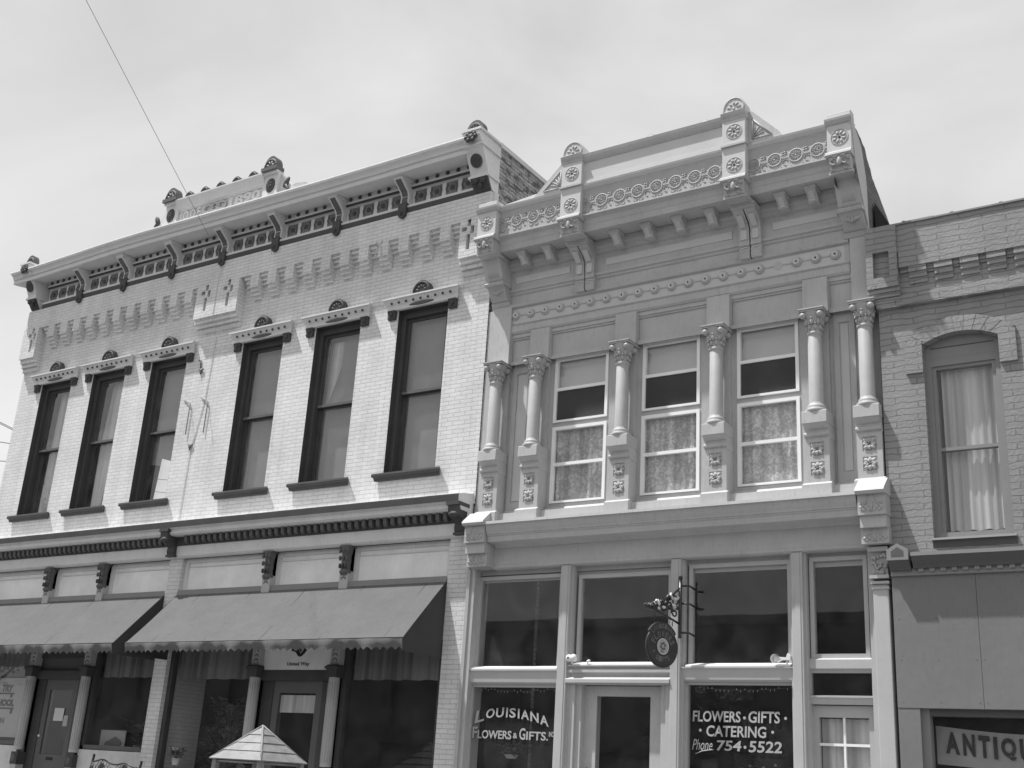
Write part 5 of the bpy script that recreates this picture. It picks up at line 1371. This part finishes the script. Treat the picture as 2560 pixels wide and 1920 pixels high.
# ---- across the street (seen only as reflections in the shop glass)
O=thing('opposite_building','long low brick building across the street behind the camera','building',(2,-24,0))
q=MB(); 
oh=[(-9+3.0*k,-7.6+3.0*k,1.0,2.9) for k in range(18)]+[(-8.8+3.0*k,-7.9+3.0*k,4.2,6.0) for k in range(18)]
tmp=MB(); tmp.wall(-10,46,.15,7.1,oh,0,'cross',rev=.2)
for v in tmp.v: pass
q.mesh([(4-x+4,-23.2-y,z) for x,y,z in tmp.v],tmp.f,'cross'); q.box(-38,18,23.45,33,.15,7.1,'cross'); q.box(-38.2,18.2,22.9,23.6,7.1,7.4,'ctrim')
q.build('wall',O)
random.seed(21)
def tree(x,y,h,r,label,seed):
    random.seed(seed); t=thing('tree',label,'tree',(x,y,0.1),'trees across the street')
    q=MB(); q.tube([(x,y,.1),(x+.1,y,h*.3),(x,y+.1,h*.55),(x+.1,y,h*.8)],[.25,.19,.13,.05],'bark',8)
    L=[]
    for k in range(7):
        a=k*2.4; z=h*(.32+.07*k); e=Vector((x+r*.6*math.cos(a),y+r*.6*math.sin(a),z+h*.15)); q.tube([(x,y,z),(x+r*.3*math.cos(a),y+r*.3*math.sin(a),z+h*.06),e],[.09,.06,.025],'bark',5); L.append(e)
    q.build('trunk',t)
    q=MB(); cl=[(e,r*.45) for e in L]+[(Vector((x+random.uniform(-r,r)*.6,y+random.uniform(-r,r)*.6,h*random.uniform(.5,.95))),r*random.uniform(.3,.5)) for _ in range(12)]
    for c,cr in cl:
        for _ in range(260):
            v=Vector((random.gauss(0,1),random.gauss(0,1),random.gauss(0,1))).normalized()*cr*(.4+.6*random.random()); p=c+v
            d=Vector((random.uniform(-1,1),random.uniform(-1,1),random.uniform(-1,1))).normalized()*.22; s_=d.cross(Vector((.3,.2,1))).normalized()*.09
            q.face([p,p+d*.5+s_,p+d,p+d*.5-s_],'leaf')
    q.build('crown',t)
tree(-46,-23,15,5.5,'tallest leafy tree across the street, at the near side of the gap',1); tree(-56,-25,13,5.5,'broad leafy tree across the street, farthest to the left',3); tree(-6.2,-21.2,5.2,1.7,'small leafy tree at the kerb opposite the flower shop',2)

# ================================================================== LIGHT, SKY, CAMERA
SX,SR=1.5,4.0
dirv=Vector((SX,1,-SR)).normalized()          # the way the light travels (x, y into the wall, z)
sun=bpy.data.lights.new('sun','SUN'); so=bpy.data.objects.new('sun',sun); COL.objects.link(so)
so.rotation_euler=dirv.to_track_quat('-Z','Y').to_euler(); so.location=(-10,-15,30)
sun.energy=4.0; sun.angle=math.radians(1.0); sun.color=(1,1,1)
W=bpy.data.worlds.new('World'); S.world=W; W.use_nodes=True; t=W.node_tree; t.nodes.clear(); L=t.links
sky=t.nodes.new('ShaderNodeTexSky'); sky.sky_type='NISHITA'; sky.sun_disc=False
el=math.asin(-dirv.z); sky.sun_elevation=el; sky.sun_rotation=math.atan2(-dirv.x,-dirv.y); sky.air_density=1.2; sky.dust_density=2.5; sky.altitude=150
bw=t.nodes.new('ShaderNodeRGBToBW'); L.new(sky.outputs[0],bw.inputs[0])
tc=t.nodes.new('ShaderNodeTexCoord'); mp=t.nodes.new('ShaderNodeMapping'); mp.inputs['Scale'].default_value=(1.0,1.6,2.6); mp.inputs['Rotation'].default_value=(.9,.2,2.2)
L.new(tc.outputs['Generated'],mp.inputs[0])
n1=t.nodes.new('ShaderNodeTexNoise'); n1.inputs['Scale'].default_value=2.1; n1.inputs['Detail'].default_value=7; n1.inputs['Roughness'].default_value=.5; n1.inputs['Distortion'].default_value=.5; L.new(mp.outputs[0],n1.inputs['Vector'])
cr=t.nodes.new('ShaderNodeMapRange'); cr.inputs[1].default_value=.32; cr.inputs[2].default_value=.68; cr.inputs[3].default_value=.60; cr.inputs[4].default_value=1.0; L.new(n1.outputs[0],cr.inputs[0])
mx=t.nodes.new('ShaderNodeMix'); mx.data_type='FLOAT'; L.new(cr.outputs[0],mx.inputs[0]); L.new(bw.outputs[0],mx.inputs[2]); mx.inputs[3].default_value=6.5
# thin high haze brightens towards the horizon
sx=t.nodes.new('ShaderNodeSeparateXYZ'); L.new(tc.outputs['Generated'],sx.inputs[0])
hr=t.nodes.new('ShaderNodeMapRange'); hr.inputs[1].default_value=.15; hr.inputs[2].default_value=.75; hr.inputs[3].default_value=1.03; hr.inputs[4].default_value=.82; L.new(sx.outputs[2],hr.inputs[0])
mu=t.nodes.new('ShaderNodeMath'); mu.operation='MULTIPLY'; L.new(mx.outputs[0],mu.inputs[0]); L.new(hr.outputs[0],mu.inputs[1])
bg=t.nodes.new('ShaderNodeBackground'); L.new(mu.outputs[0],bg.inputs[0]); bg.inputs[1].default_value=.10
ow=t.nodes.new('ShaderNodeOutputWorld'); L.new(bg.outputs[0],ow.inputs[0])

cam=bpy.data.cameras.new('camera'); co=bpy.data.objects.new('camera',cam); COL.objects.link(co); S.camera=co
cam.sensor_fit='HORIZONTAL'; cam.sensor_width=36; cam.lens=36*2905.34/2560; cam.clip_end=1000; cam.clip_start=.1
a,b,c=[math.radians(v) for v in (-34.00732,19.04519,3.57193)]
ca,sa,cb,sb,cc,sc_=math.cos(a),math.sin(a),math.cos(b),math.sin(b),math.cos(c),math.sin(c)
fwd=Vector((sa*cb,ca*cb,sb)); rt=Vector((ca,-sa,0)); up=rt.cross(fwd)
r2=cc*rt+sc_*up; u2=-sc_*rt+cc*up
Rm=Matrix((r2,u2,-fwd)).transposed()
co.rotation_euler=Rm.to_euler(); co.location=(9.63,-13.5,1.6)
S.view_settings.view_transform='Standard'; S.view_settings.look='None'; S.view_settings.exposure=.50; S.view_settings.gamma=1
S.render.resolution_x=1024; S.render.resolution_y=768
